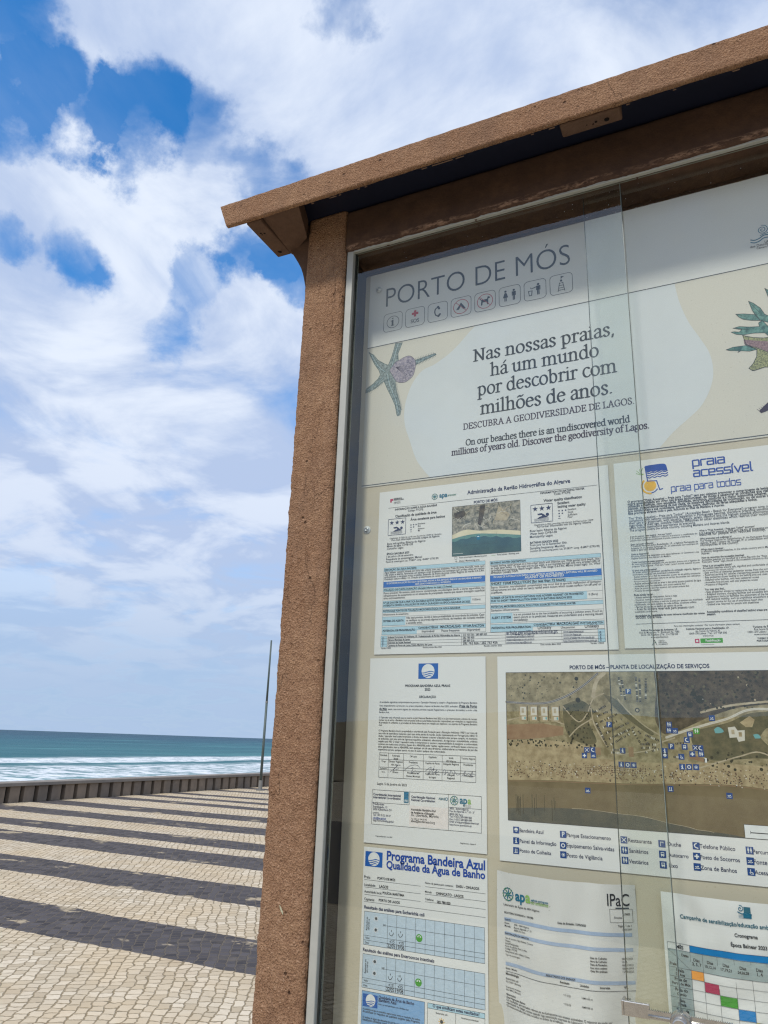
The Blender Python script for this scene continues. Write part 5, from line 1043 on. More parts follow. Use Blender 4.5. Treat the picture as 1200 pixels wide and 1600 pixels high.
C.para('printed_text', ('O programa “Praia Acessível – Praia para Todos!” tem por objetivo promover o cumprimento da legislação nacional', 'sobre acessibilidade em vigor nas praias portuguesas, de modo a assegurar as condições que viabilizem a sua', 'utilização e desfrute, com equidade, dignidade, segurança, conforto e a maior autonomia possível, por todas as', 'pessoas, independentemente da sua idade, de possíveis dificuldades de locomoção, ou de outras incapacidades', ('que condicionem a sua mobilidade, permitindo, assim, desfrutar de férias adequadas a todos.', W2 * .82), ('Este programa abrange todo o país, incluindo as Ilhas da Madeira e Açores.', W2 * .62)), 18, 69.6, 3.95, W2, 'k', 1)
C.para('printed_text', ('The “Praia Acessível – Praia para Todos!” (Accessible Beach - Beach for Everyone!) program aims to promote the', 'compliance with national accessibility legislation in Portuguese beaches, therefore providing conditions that enable', 'their use and enjoyment, with equality, dignity, safety, comfort and the highest possible autonomy, for all people', 'regardless of their age, possible mobility difficulties or other disabilities which restrict their mobility, and as such', ('offers holiday destinations appropriate to everyone.', W2 * .43), ('The program covers the whole country, including Madeira and Azores islands.', W2 * .64)), 18.2, 97.7, 3.9, W2, 'k', 0)
col1 = [(126.8, 'O que é o programa “Praia Acessível – Praia para Todos!”?', 62, 1), (130.0, 'É um programa criado em 2004 com o objetivo de promover a acessibilidade das', 98, 0), (133.4, 'pessoas com mobilidade condicionada às praias, costeiras e interiores.', 88, 0),
 (139.4, 'Quem é promotor e dinamiza?', 34, 1), (142.6, 'O Instituto Nacional para a Reabilitação, I.P., a Agência Portuguesa do', 98, 0), (146, 'Ambiente, I.P. e o Turismo de Portugal, I.P., em colaboração com municípios de', 98, 0), (149.2, 'todo o país com zonas balneares.', 52, 0),
 (155.6, 'Onde se desenvolve?', 26, 1), (158.8, 'Em praias oficialmente designadas como águas balneares, no Continente e nas', 98, 0), (162.2, 'Regiões Autónomas dos Açores e da Madeira.', 58, 0),
 (168.4, 'Como reconhecer as praias acessíveis?', 48, 1), (171.6, 'As praias acessíveis são sinalizadas por uma bandeira branca com o logótipo do', 98, 0), (175, 'programa “Praia Acessível – Praia para Todos”, junto à entrada acessível da praia.', 98, 0),
 (181.4, 'O que é uma praia acessível?', 36, 1), (184.6, 'As praias acessíveis garantem condições de utilização seguras, dignas e', 98, 0), (188, 'confortáveis a pessoas com mobilidade condicionada:', 68, 0), (191.6, '- Acesso pedonal livre e fácil de obstáculos, a partir da via pública envolvente', 97, 0), (195.2, '- Estacionamento reservado a viaturas ao serviço das pessoas com deficiência', 97, 0), (198.8, '- Percursos acessíveis à zona de banhos', 40, 0),
 (202.6, '- Acesso pedonal fácil até ao areal e tão perto quanto possível da água', 97, 0), (206.4, '- Instalações sanitárias adaptadas, com acesso pedonal fácil', 75, 0), (210, '- Posto de primeiros socorros acessível, com acesso pedonal fácil', 80, 0), (213.6, '- Presença de nadador-salvador', 38, 0),
 (220.4, 'Pode ainda haver...', 30, 1), (224, '- Acesso pedonal a restaurantes, bares e lojas', 62, 0), (227.8, '- Chuveiros, vestiários e balneários acessíveis', 54, 0), (231.4, '- Equipamentos que facilitem o usufruto da praia por pessoas com mobilidade', 97, 0), (235, 'condicionada, tais como cadeiras de rodas anfíbias, canadianas anfíbias', 88, 0), (238.8, '- Serviço de apoio no banho ao utente da praia', 68, 0), (242.6, '- Área de sombra reservada para pessoas com', 84, 0), (246.2, 'mobilidade condicionada', 32, 0),
 (252, 'As condições de acessibilidade das zonas balneares classificadas são revistas', 98, 1), (255.4, 'todos os anos.', 38, 0)]
for y, q, w, b_ in col1: C.text('printed_text', q, 18.4, y, w, 'k', b_, cond=.85)
col2 = [(126.4, 'What is “Praia Acessível – Praia para Todos!” program?', 76, 1), (129.8, 'It is a program created in 2004 with the aim of promoting accessible', 104, 0), (133, 'beaches for people with reduced mobility.', 90, 0), (139, 'Who promotes and publicises it?', 44, 1), (142.4, 'The National Institute for Rehabilitation, IP, the Portuguese Environment', 104, 0), (145.8, 'Agency, IP and Turismo de Portugal, IP, in collaboration with coastal', 104, 0), (149.2, 'municipalities of the country.', 52, 0),
 (155.8, 'Where does it develop?', 31, 1), (159, 'In officially designated beaches, in the whole country and in Madeira and', 104, 0), (162.2, 'Azores.', 12, 0), (168.6, 'How to recognise the accessible beaches?', 58, 1), (172, 'Accessible beaches are identified by a white flag with the “Praia Acessível –', 104, 0), (175.2, 'Praia para Todos” logo, placed at the accessible entrance to the beach.', 98, 0),
 (181.4, 'What is an accessible beach?', 40, 1), (184.8, 'Accessible beaches ensure safe, dignified and comfortable conditions of', 104, 0), (188, 'use to persons with reduced mobility:', 42, 0), (191.6, '- Easy and free of obstacles pedestrian access, from the surroundings', 100, 0), (195.2, '- Reserved parking for vehicles transporting people with mobility needs', 104, 0), (198.8, '- Easy pedestrian access leading to the bathing area and close to the water', 104, 0), (202.6, '- Adapted toilet facilities, with easy pedestrian access', 74, 0), (206.4, '- Accessible first-aid post, with easy pedestrian access', 72, 0), (210, '- Presence of lifeguards', 32, 0),
 (217, 'You may also find...', 28, 1), (220.8, '- Easy pedestrian access to restaurants, bars and shops', 80, 0), (224.4, '- Adapted showers, changing facilities and accessible drinking fountains', 104, 0), (228.2, '- Equipment items to facilitate the enjoyment of the beach by people', 104, 0), (231.8, 'with reduced mobility, such as amphibious wheelchairs and crutches', 100, 0), (235.6, '- Support service for the use of amphibious beach chair', 76, 0), (239.4, '- Shaded area reserved for people with disabilities', 70, 0), (250.6, 'Accessibility conditions of classified bathing areas are reviewed every', 104, 1), (254.2, 'season.', 12, 1)]
for y, q, w, b_ in col2: C.text('printed_text', q, 119.3, y, w, 'k', b_, cond=.85)
C.hl('ruled_lines', 18.2, 270, 263.6, .55); C.texts('acc', skip=('praia', 'acessível', 'praia para todos'))
for xc, rows in ((51, ('Agência Portuguesa do Ambiente, I.P.', 'Rua da Murgueira, 9 - Zambujal Ap. 7585', '2610-124 Amadora | Tel.: 214 728 200', 'www.apambiente.pt')), (118, ('Instituto Nacional para a Reabilitação, I.P.', 'Av. Conde de Valbom, 63', '1069-178 Lisboa | Tel.: 217 929 500', 'www.inr.pt')), (196, ('Turismo de Portugal, I.P.', 'Rua Ivone Silva, Lote 6', '1050-124 Lisboa | Tel.: 211 140 200', 'www.turismodeportugal.pt'))):
    for j, q in enumerate(rows): C.textc('printed_text', q, xc, 274.6 + 3.5 * j, min(58, 1.45 * len(q)), 'k', 1 if j == 0 else 0)
C.path('footer_logos', [(40, 296), (43.2, 288.6), (46.5, 296)], .7, 'k'); C.path('footer_logos', [(42, 293), (45.5, 291.6)], .5, 'g')
for j, q in enumerate(('AGÊNCIA', 'PORTUGUESA', 'DO AMBIENTE')): C.text('footer_logos', q, 49, 290.6 + 2.5 * j, (8.6, 12, 13)[j], 'k')
C.rect('footer_logos', 99.6, 288.2, 105.6, 294.4, 'mg', 1); C.rect('footer_logos', 101.2, 289.8, 104, 292.8, 'w', 2); C.rect('footer_logos', 107, 287.9, 137, 294.6, 'gr', 1); C.text('footer_logos', 'Reabilitação', 114, 292.6, 20, 'w', 1); C.hl('footer_logos', 107, 125, 297, .3)
C.text('footer_logos', 'TURISMO DE', 182, 290.6, 15, 'k', 1); C.text('footer_logos', 'PORTUGAL', 181, 294.4, 16.5, 'k', 1); C.path('footer_logos', CR((199, 288.4), (203, 291), (200, 294.6), (206, 294.4), (203, 290)), 1.4, 'mg')
C.done()

# ================================================================== BLUE FLAG DECLARATION
D_ = Sheet('declaration_sheet', (-.5958, .1404), 211, 298, 'white declaration sheet with blue flag emblem and signature table', 'notice')
blue_flag(D_, 92.1, 10.1, 128, 35.8, 109.7, 22.9, 11.7)
D_.texts('decl', skip=('apa', 'info@fee.global')); D_.text('agency_logo', 'ap', 166.7, 228.3, 12.5, 'teal', 1); D_.text('agency_logo', 'a', 180, 228.3, 5.6, 'lg', 1); apa_wheel(D_, 157.6, 224.6, 7.2); D_.text('agency_logo', 'agência portuguesa', 172.5, 231.4, 13, 'k'); D_.hl('agency_logo', 173, 185, 233, .3, 'lk')
D_.text('printed_text', 'info@fee.global', 15.7, 260.6, 23.4, 'B'); D_.hl('printed_text', 15.7, 39.1, 261.4, .35, 'B', 4)
PW = 175.5
D_.para('printed_text', ('As entidades signatárias comprometem-se perante o Operador Nacional a cumprir o Regulamento do Programa Bandeira', ), 20.9, 75.6, 5, PW)
D_.text('printed_text', 'Azul, designadamente a promover, nos prazos estipulados, a hastear da Bandeira Azul 2023, atribuída à', 20.9, 81.4, 143, 'k'); D_.text('printed_text', 'Praia de Porto', 166, 81.4, 30, 'k', 1); D_.hl('printed_text', 166, 196, 82.3, .5)
D_.text('printed_text', 'de Mós', 20.9, 87.2, 14, 'k', 1); D_.hl('printed_text', 20.9, 34.9, 88.1, .5); D_.text('printed_text', 'sendo, caso ocorra alguma das situações previstas naquele Regulamento, o promotor de imediato a arriar a dita', 37, 87.2, 159.4, 'k'); D_.text('printed_text', 'Bandeira Azul.', 20.9, 92.2, 19, 'k')
D_.para('printed_text', ('O Operador está informado que se reserva ao Júri Nacional Bandeira Azul 2023 e ao Júri Internacional o direito de recusar', 'hastear ou de arriar a Bandeira Azul em praias onde as autoridades locais são responsáveis por violações ao regulamento,', 'da proteção do ambiente ou procedam de forma discordante em relação aos objetivos e ao espírito do Programa Bandeira', ('Azul.', 6.5)), 20.8, 101, 4.15, PW)
D_.para('printed_text', ('O Programa Bandeira Azul é propriedade e coordenado pela Fundação para a Educação Ambiental (“FEE”) por meio de', 'uma rede de operadores nacionais e para que várias partes do mundo, sendo implementado em Portugal pela ABAE. O', 'titular / operador local aceita livremente o direito de hastear e manter a Bandeira Azul porque cumpriu, no momento', 'da atribuição, com uma série de rigorosos requisitos ambientais, educacionais, de segurança e acessibilidade, critérios', 'exigidos pela FEE. O titular / operador aceita o compromisso e assume a responsabilidade de assegurar a conformidade', 'contínua com todos esses critérios. Apesar de a ABAE/FEE poder realizar regularmente a verificação desses critérios nos', 'sítios galardoados, nem a ABAE/FEE, nem qualquer um de seus diretores, colaboradores ou membros do júri são', ('responsáveis perante qualquer pessoa no caso de existir qualquer não conformidade.', PW * .69)), 20.9, 122.6, 4.35, PW)
g = 'signature_table'
D_.frame(g, 23.6, 157, 193.6, 196, .5); 
for x in (40.7, 68.4, 103.8, 136.6, 168): D_.vl(g, x, 157.2, 195.8, .45)
for y in (167.2, 179.6, 183.6): D_.hl(g, 23.8, 193.4, y, .45, 'k', 3.5)
for j, (r1, r2, r3) in enumerate(((('Entidade',), ('Cargo',), ('Nome',)), (('Autarquia', 'local'), ('Diretor Regional', 'APA Algarve'), ('Diretor',)), (('CM Lagos',), ('Presidente',), ('Presidente da', 'Câmara Municipal')), (('Capitania',), ('Capitão do Porto',), ('Capitão do Porto', 'de Lagos')), (('Saúde', 'ARS Algarve'), ('Delegado Regional',), ('Delegado', 'Regional')), (('Turismo Algarve',), ('Presidente',), ('Presidente',)))):
    xc = (32.1, 54.5, 86, 120, 152, 181)[j]
    for rr, y0_ in ((r1, 162), (r2, 171.5), (r3, 188)):
        for i, q in enumerate(rr): D_.textc(g, q, xc, y0_ + 4.9 * i, min(28, 1.55 * len(q)), 'k')
D_.text(g, 'Assinatura', 26, 182.4, 12, 'k')
for pts in (((44, 187), (52, 181), (58, 176), (50, 184), (60, 181)), ((70, 183), (80, 176), (92, 174), (98, 178)), ((82, 180), (86, 178), (83, 187), (90, 183), (93, 187), (99, 184)), ((108, 182), (118, 176), (112, 188), (122, 178), (119, 187), (128, 180), (124, 186), (131, 182)), ((123, 174), (122, 181)), ((138, 187), (139, 180), (143, 180), (141, 187), (146, 182), (149, 187), (152, 180), (157, 187), (158, 181), (162, 186), (167, 185)), ((170, 188), (176, 180), (175, 187), (182, 183), (186, 187), (188, 180), (184, 188), (193, 186))): D_.path('signatures', CR(*pts), .45, 'n', 4)
g = 'address_box'
D_.frame(g, 13, 216, 202.5, 269, .5); D_.vl(g, 148, 216.2, 268.8, .45); D_.hl(g, 13.2, 80.4, 235.6, .45); D_.vl(g, 80.4, 216.2, 235.4, .45); D_.hl(g, 148.2, 202.3, 234.9, .45)
D_.rect(g, 80.8, 236.4, 147.6, 267.5, 'pink', 1)
D_.rect('blue_panel_logo', 70.6, 215.9, 79, 233, 'teal', 3.6)
for q in (219, 222.5, 226): D_.hl('blue_panel_logo', 72, 77.6, q, .7, 'cb', 4)
D_.text('blue_panel_logo', 'FEE', 72, 231.4, 5.6, 'w', 1); D_.text('agency_logo', 'ABAE', 131, 225, 11, 'T', 1); D_.ring('agency_logo', 144.6, 223.2, 1.6, 2.5, 'teal', 3)
D_.done()

# ================================================================== WATER QUALITY CHART
Q = Sheet('water_quality_chart', (-.5945, -.1638), 210, 297, 'white sheet headed Programa Bandeira Azul with pale blue grids and smiley faces', 'notice')
blue_flag(Q, 3, 6.3, 34, 28.8, 18.7, 17.2, 10.2)
Q.texts('qual')
for x0, x1, y in ((2.6, 101.2, 47.8), (3.1, 101.4, 58.6), (3.6, 101.6, 69.3), (3.3, 206.7, 79.6), (108.8, 207, 47.6), (108.9, 206.9, 58.2), (109.1, 206.8, 68.8)): Q.hl('ruled_lines', x0, x1, y + .9, .35)
for y0, y1, ya, yb, yc, sm, hand in ((94.3, 141.4, 110.9, 128.4, 135, 120.2, ('<15', '<15', '22/05', '19/06')), (154.4, 200.6, 170.8, 187.5, 194, 180, ('<15', '<15', '22/05', '19/06'))):
    g = 'results_grid#%d' % y0
    Q.rect(g, 5, y0, 205, y1, 'pb', 1); Q.frame(g, 5, y0, 205, y1, .4)
    for x in (46.4, 61.9, 77.7, 93.9, 110.2, 125.8, 141.7, 157.6, 173.5, 189.1): Q.vl(g, x, y0, y1, .35)
    Q.hl(g, 44, 205, ya, .35, 'k', 3.5)
    for y in (yb, yc): Q.hl(g, 5, 205, y, .35, 'k', 3.5)
    Q.text('printed_text', '500' if y0 < 100 else '185', 38.5, ya + .8, 4.6, 'k'); Q.text('printed_text', 'Valor', 8, yb + 4.5, 8, 'k'); Q.text('printed_text', 'Data', 8, yc + 4.6, 6.6, 'k')
    Q.text('printed_text', 'Resultados em', 11.3, ya + 10, 19, 'k', rot=pi / 2); Q.text('printed_text', 'UFC/100 ml', 14.8, ya + 9, 15, 'k', rot=pi / 2)
    for yy_ in (y0 + 8.6, y0 + 24.6):
        sn_ = 'sun_symbol#%d' % yy_
        for k_ in range(8): a = k_ * pi / 4; Q.path(sn_, [(26 + 2.2 * cos(a), yy_ + 2.2 * sin(a)), (26 + 3.8 * cos(a), yy_ + 3.8 * sin(a))], .9, 'pink', 2)
        Q.circ(sn_, 26, yy_, 2.2, 'lk', 2.6)
    for x, q in ((53.3, 0), (68.9, 1)):
        k_ = 'handwriting'
        Q.path(k_, CR((x - 3.4, sm - .4), (x - 2.4, sm + 2.6), (x + .6, sm + 3.4), (x + 3.2, sm + .6), (x + 3.4, sm - 1.2)), .75, 'k', 4)
        if y0 > 100 and q: Q.path(k_, [(x - .9, sm - 4.4), (x - .9, sm - 2.4)], .8, 'k', 4); Q.path(k_, [(x + 1, sm - 4.2), (x + 1, sm - 2.2)], .8, 'k', 4)
        else: Q.path(k_, [(x, sm - 4.2), (x + .3, sm - 2.6)], 1.0, 'k', 4)
        Q.path(k_, [(x + .6, yb + 1.6), (x - 2.4, yb + 3.6), (x + .4, yb + 5)], .6, 'k', 4); Q.path(k_, [(x + 1.8, yb + 1.4), (x + 1.8, yb + 5.2)], .6, 'k', 4); Q.path(k_, [(x + 6, yb + 1.4), (x + 3.6, yb + 1.5), (x + 3.6, yb + 3), (x + 5.4, yb + 3.4), (x + 4.8, yb + 5.2), (x + 3.2, yb + 5.2)], .6, 'k', 4)
        Q.text(k_, hand[2 + q], x - 6.2, yc + 5.4, 13, 'k', cond=.75, off=.012)
    xs_, ys_ = (100.2, sm + .8); gs_ = 'green_smiley#%d' % sm; Q.circ(gs_, xs_, ys_, 5.4, 'gr', 3); Q.circ(gs_, xs_ - 1.8, ys_ - 1.6, .8, 'w', 4, 10); Q.circ(gs_, xs_ + 1.8, ys_ - 1.6, .8, 'w', 4, 10); Q.path(gs_, A(xs_, ys_ - .4, 3, -3, 20, 160, 8), .8, 'w', 4)
Q.rect('blue_note', 5.8, 204.8, 110.8, 292, 'bb', 1); Q.frame('blue_note', 5.8, 204.8, 110.8, 292, .4)
blue_flag(Q, 7.6, 208.5, 32.9, 225.4, 21, 216.4, 8.2, 2.5)
Q.para('printed_text', (('Este é um local galardoado com a Bandeira Azul', 50),), 34.7, 220, 3, 50)
Q.para('printed_text', ('A qualidade da água é controlada regularmente, tendo os resultados das análises', 'de satisfazer os requisitos de qualidade exigidos pelo Programa.'), 8, 230, 3.6, 96, 'k'); Q.para('printed_text', ('As análises às águas são efetuadas de acordo com a legislação em vigor e os', 'resultados afixados nesta folha durante a época balnear.'), 8, 241, 3.6, 96, 'k')
Q.frame('legend_box', 115.6, 204.9, 204.5, 292, .4); Q.rect('legend_box', 115.6, 204.9, 204.5, 211.5, 'lb', 1); Q.hl('legend_box', 115.6, 204.5, 211.5, .4); Q.vl('legend_box', 160, 211.6, 292, .4)
Q.textc('printed_text', 'Escherichia coli', 138, 217, 18, 'k'); Q.textc('printed_text', 'Enterococos intestinais', 182, 217, 26, 'k')
for xc in (138, 182):
    sn_ = 'sun_symbol#x%d' % xc
    for k_ in range(8): a = k_ * pi / 4; Q.path(sn_, [(xc + 2.6 * cos(a), 226 + 2.6 * sin(a)), (xc + 4.6 * cos(a), 226 + 4.6 * sin(a))], 1.0, 'su', 2)
    Q.circ(sn_, xc, 226, 2.4, 'lk', 2.6)
Q.done()

# ================================================================== SERVICES MAP
M_ = Sheet('services_map', (-.3649, .1396), 520, 304, 'white sheet with large aerial services map and legend of blue symbols', 'map')
M_.texts('map')
X0_, Y0_, X1_, Y1_ = 14, 25.8, 506, 246.5
ph = 'map_photo'
M_.rect(ph, X0_, Y0_, X1_, Y1_, 'm_dry', 1)
M_.poly(ph, [(14.2, 106.4), (70.8, 103.5), (103.2, 108.1), (102.8, 120.1), (78, 124), (55.5, 126.6), (14.3, 129.4)], 'm_red', 1.3)
M_.poly(ph, CR((239.9, Y0_ + .1), (300, Y0_ + .1), (506, Y0_ + .1)) + CR((506, 66), (420, 70), (386, 72.4), (350.4, 76.6), (312.9, 89.2), (280.6, 104.3), (262, 112), (248.2, 114.8), (240, 104), (237, 88), (241, 55), (239.9, Y0_ + .1)), 'm_scrub', 1.4)
M_.poly(ph, CR((293, 108), (333.6, 97.5), (364.6, 84), (400, 84), (450, 96), (506, 100), (506, 152), (450, 152), (378.8, 144), (334.8, 147), (307.8, 148.4), (290, 136), (284, 120), (293, 108)), 'm_green', 1.5)
M_.poly(ph, CR((104, 76), (130, 68), (150, 84), (142, 100), (152, 128), (135, 132), (112, 122), (104, 100), (104, 76)), 'm_green', 1.3)
M_.poly(ph, CR((166, 60), (182, 66), (205, 90), (232, 112), (228, 116), (200, 96), (178, 76), (166, 60)), 'm_green', 1.35)
M_.poly(ph, CR((14.1, 134), (50, 128), (91.8, 129), (133.9, 134), (150, 140), (145, 150), (110, 152), (60, 150), (14.1, 158)), 'm_sand', 1.35)
sand = CR((14.1, 150), (60, 146), (110, 148), (150, 152), (200, 154), (226, 155), (289, 152.5), (348.9, 153), (420, 158), (506, 172))
wet = CR((14.1, 188.5), (89.7, 186), (191.7, 185), (271.3, 181.5), (331.5, 180), (374.3, 183), (440, 188), (506, 196))
wat = CR((14.1, 229.2), (88.3, 224.5), (156.4, 224.9), (220.9, 230.1), (281.3, 240), (320, 243), (345, 246.4))
M_.poly(ph, sand + wet[::-1], 'm_sand', 1.6); M_.poly(ph, wet + [(506, Y1_ - .1), (14.1, Y1_ - .1)], 'm_wet', 1.7); M_.poly(ph, wat + [(14.1, Y1_ - .1)], 'm_water', 1.8)
M_.path(ph, [(x, y + .6 * sin(x * .5)) for x, y in wat[8:28]], .6, 'm_edge', 2); M_.path(ph, [(14.4, 190)] + [(x, y + 1.5) for x, y in wet[4:40]], .8, 'm_red', 2)
for w_, c_ in ((4.6, 'm_edge'), (3.2, 'm_road'), (.5, 'm_lite')):
    M_.path(ph, CR((14.6, 71.5), (53.2, 73.7), (82.8, 71.7), (112.3, 60.9), (137.9, 45.1), (158, 28.5)), w_, c_, 2 if w_ > 4 else 2.7 if w_ > 1 else 3.3)
    M_.path(ph, CR((251, 119.6), (273.8, 110.9), (305.7, 100.6), (333.9, 92.1), (358.9, 80.6), (385.5, 78.7), (440, 84), (504, 96)), w_ * .9, 'm_edge' if w_ > 4 else 'm_lite' if w_ > 1 else 'm_edge', 2 if w_ > 4 else 2.7 if w_ > 1 else 3.3)
for p_ in (((112, 122), (126, 108), (146, 96)), ((146, 80), (150, 104), (166, 134)), ((104, 78), (126, 100), (140, 88)), ((166, 58), (150, 66), (142, 84)), ((290, 160), (320, 150), (345, 142), (370, 136), (400, 150)), ((244, 118), (222, 104), (200, 84), (186, 66)), ((262, 120), (240, 128), (226, 138), (180, 146)), ((14.8, 100), (60, 92), (104, 104))): M_.path(ph, CR(*p_), 1.9, 'm_edge', 2.1)
M_.path(ph, CR((150, 62), (156, 40), (168, 28)), 6, 'm_edge', 1.9); M_.path(ph, CR((300, 84), (340, 74), (390, 68)), 3.2, 'm_edge', 1.9)
for x in (41.5, 58.3, 74.9, 92.1):
    M_.rect(ph, x - 7, 76.6, x + 7, 101, 'm_sand', 2); M_.rect(ph, x - 5, 79, x + 4.4, 92, 'm_lite', 2.5); M_.rect(ph, x - 3, 81, x + 1, 88, 'm_edge', 3); M_.rect(ph, x - 3, 93.6, x + 4, 98.6, 'm_lite', 2.5); M_.poly(ph, [(x + 1, 94.5), (x + 3.4, 93.8), (x + 3.4, 97.8), (x + 1.4, 97.6)], 'm_pool', 3)
    M_.rect(ph, x + 5.6, 77, x + 6.8, 100, 'm_scrub', 2.6)
def car(x, y, a, l_=2.1, w_=1.0, c_='m_car'):
    ca, sa = cos(a), sin(a); M_.poly(ph, [(x + u * ca - v_ * sa, y + u * sa + v_ * ca) for u, v_ in ((-l_ / 2, -w_ / 2), (l_ / 2, -w_ / 2), (l_ / 2, w_ / 2), (-l_ / 2, w_ / 2))], c_, 2.9)
for x0, y0, x1, y1 in ((189, 34, 192, 62), (193, 36, 197, 68), (214, 34, 214, 70), (219, 36, 218, 74), (228, 36, 226, 66), (150, 86, 168, 76), (154, 92, 176, 82), (158, 100, 184, 88), (162, 108, 192, 94), (166, 116, 200, 100), (170, 124, 208, 106), (172, 132, 200, 116), (152, 100, 168, 136), (210, 108, 226, 130), (204, 110, 214, 128), (214, 130, 236, 130), (214, 135, 236, 134), (172, 139, 190, 139), (172, 143, 192, 143), (218, 142, 240, 136), (262, 128, 276, 126), (258, 146, 270, 146), (220, 116, 244, 126)):
    L_ = math.hypot(x1 - x0, y1 - y0); n = int(L_ / 1.9); a = math.atan2(y1 - y0, x1 - x0)
    for i in range(n):
        if random.random() < .82: u = (i + .5) / n; car(x0 + (x1 - x0) * u, y0 + (y1 - y0) * u, a + pi / 2, 2.9, 1.3, random.choice(('m_car', 'm_car', 'm_car', 'm_lite', 'm_road')))
for i in range(900):
    x = random.uniform(16, 470); y = random.gauss(172, 7)
    if 158 < y < 184: M_.circ(ph, x, y, random.uniform(.5, 1.15), random.choice(('pu', 'pu', 'm_car', 'm_lite', 'm_red')), 2.5, 5)
for j in range(4):
    for i in range(38): M_.circ(ph, 134 + 2.3 * i, 163 + 2.4 * j, .7, 'pu', 2.6, 5)
for i in range(420):
    x, y = random.uniform(244, 500), random.uniform(28, 96)
    if y < 88 - max(0, x - 290) * .14: M_.circ(ph, x, y, random.uniform(.5, 2.2), random.choice(('ds', 'ds', 'm_green', 'm_edge' if i % 9 == 0 else 'ds')), 2.2 + .0002 * i, 7)
for i in range(60): M_.circ(ph, random.uniform(16, 150), random.uniform(128, 138), random.uniform(.7, 1.9), 'ds', 2.3, 7)
for i in range(50): M_.circ(ph, random.uniform(108, 150), random.uniform(72, 126), random.uniform(.6, 1.7), 'ds', 2.3, 7)
for i in range(60):
    M_.circ(ph, random.uniform(300, 500), random.uniform(136, 160), random.uniform(.8, 2.4), 'ds', 2.3, 7)
for i in range(40): M_.circ(ph, random.uniform(20, 130), random.uniform(30, 66), random.uniform(.5, 1.5), 'ds', 2.2, 6)
for p_, r in (((127, 68), 3.8), ((126, 36), 3), ((300, 66), 6), ((292, 58), 4), ((286, 74), 4), ((213, 82), 3.5), ((392, 132), 9), ((404, 140), 8), ((386, 110), 7)): M_.circ(ph, p_[0], p_[1], r, 'ds', 2.25, 11)
for i in range(16):
    x = random.uniform(24, 90); M_.rect(ph, x, random.uniform(206, 216), x + random.uniform(.3, .9), random.uniform(226, 243), 'ds', 2.2)
M_.poly(ph, CR((315, 107), (320, 103.5), (325, 106), (327, 110), (321, 112), (316, 112)), 'm_pool', 2.4); M_.poly(ph, CR((364, 113), (370, 112), (373, 117), (366, 118)), 'm_pool', 2.4)
M_.poly(ph, [(333, 104), (342, 102.6), (345, 108), (354, 107), (353, 121), (345, 123), (343, 117), (334, 118)], 'm_lite', 2.4); M_.rect(ph, 337, 107, 341, 113, 'm_edge', 2.7); M_.rect(ph, 346, 110, 350, 116, 'm_sand', 2.7)
M_.poly(ph, [(349, 97), (362, 88), (368, 93), (364, 103), (356, 103)], 'm_sand', 2.3); M_.poly(ph, CR((372, 116), (382, 104), (396, 106), (398, 122), (384, 128), (372, 116)), 'm_dry', 2.35)
M_.rect(ph, 150, 136.5, 157, 147, 'm_red', 3); M_.rect(ph, 197, 134, 204, 148, 'm_red', 3); M_.poly(ph, [(280, 141), (300, 147), (299, 152), (279, 147)], 'm_red', 3); M_.circ(ph, 213, 82, 2.0, 'm_edge', 3, 8); M_.rect(ph, 298.5, 146, 302, 152, 'w', 3)
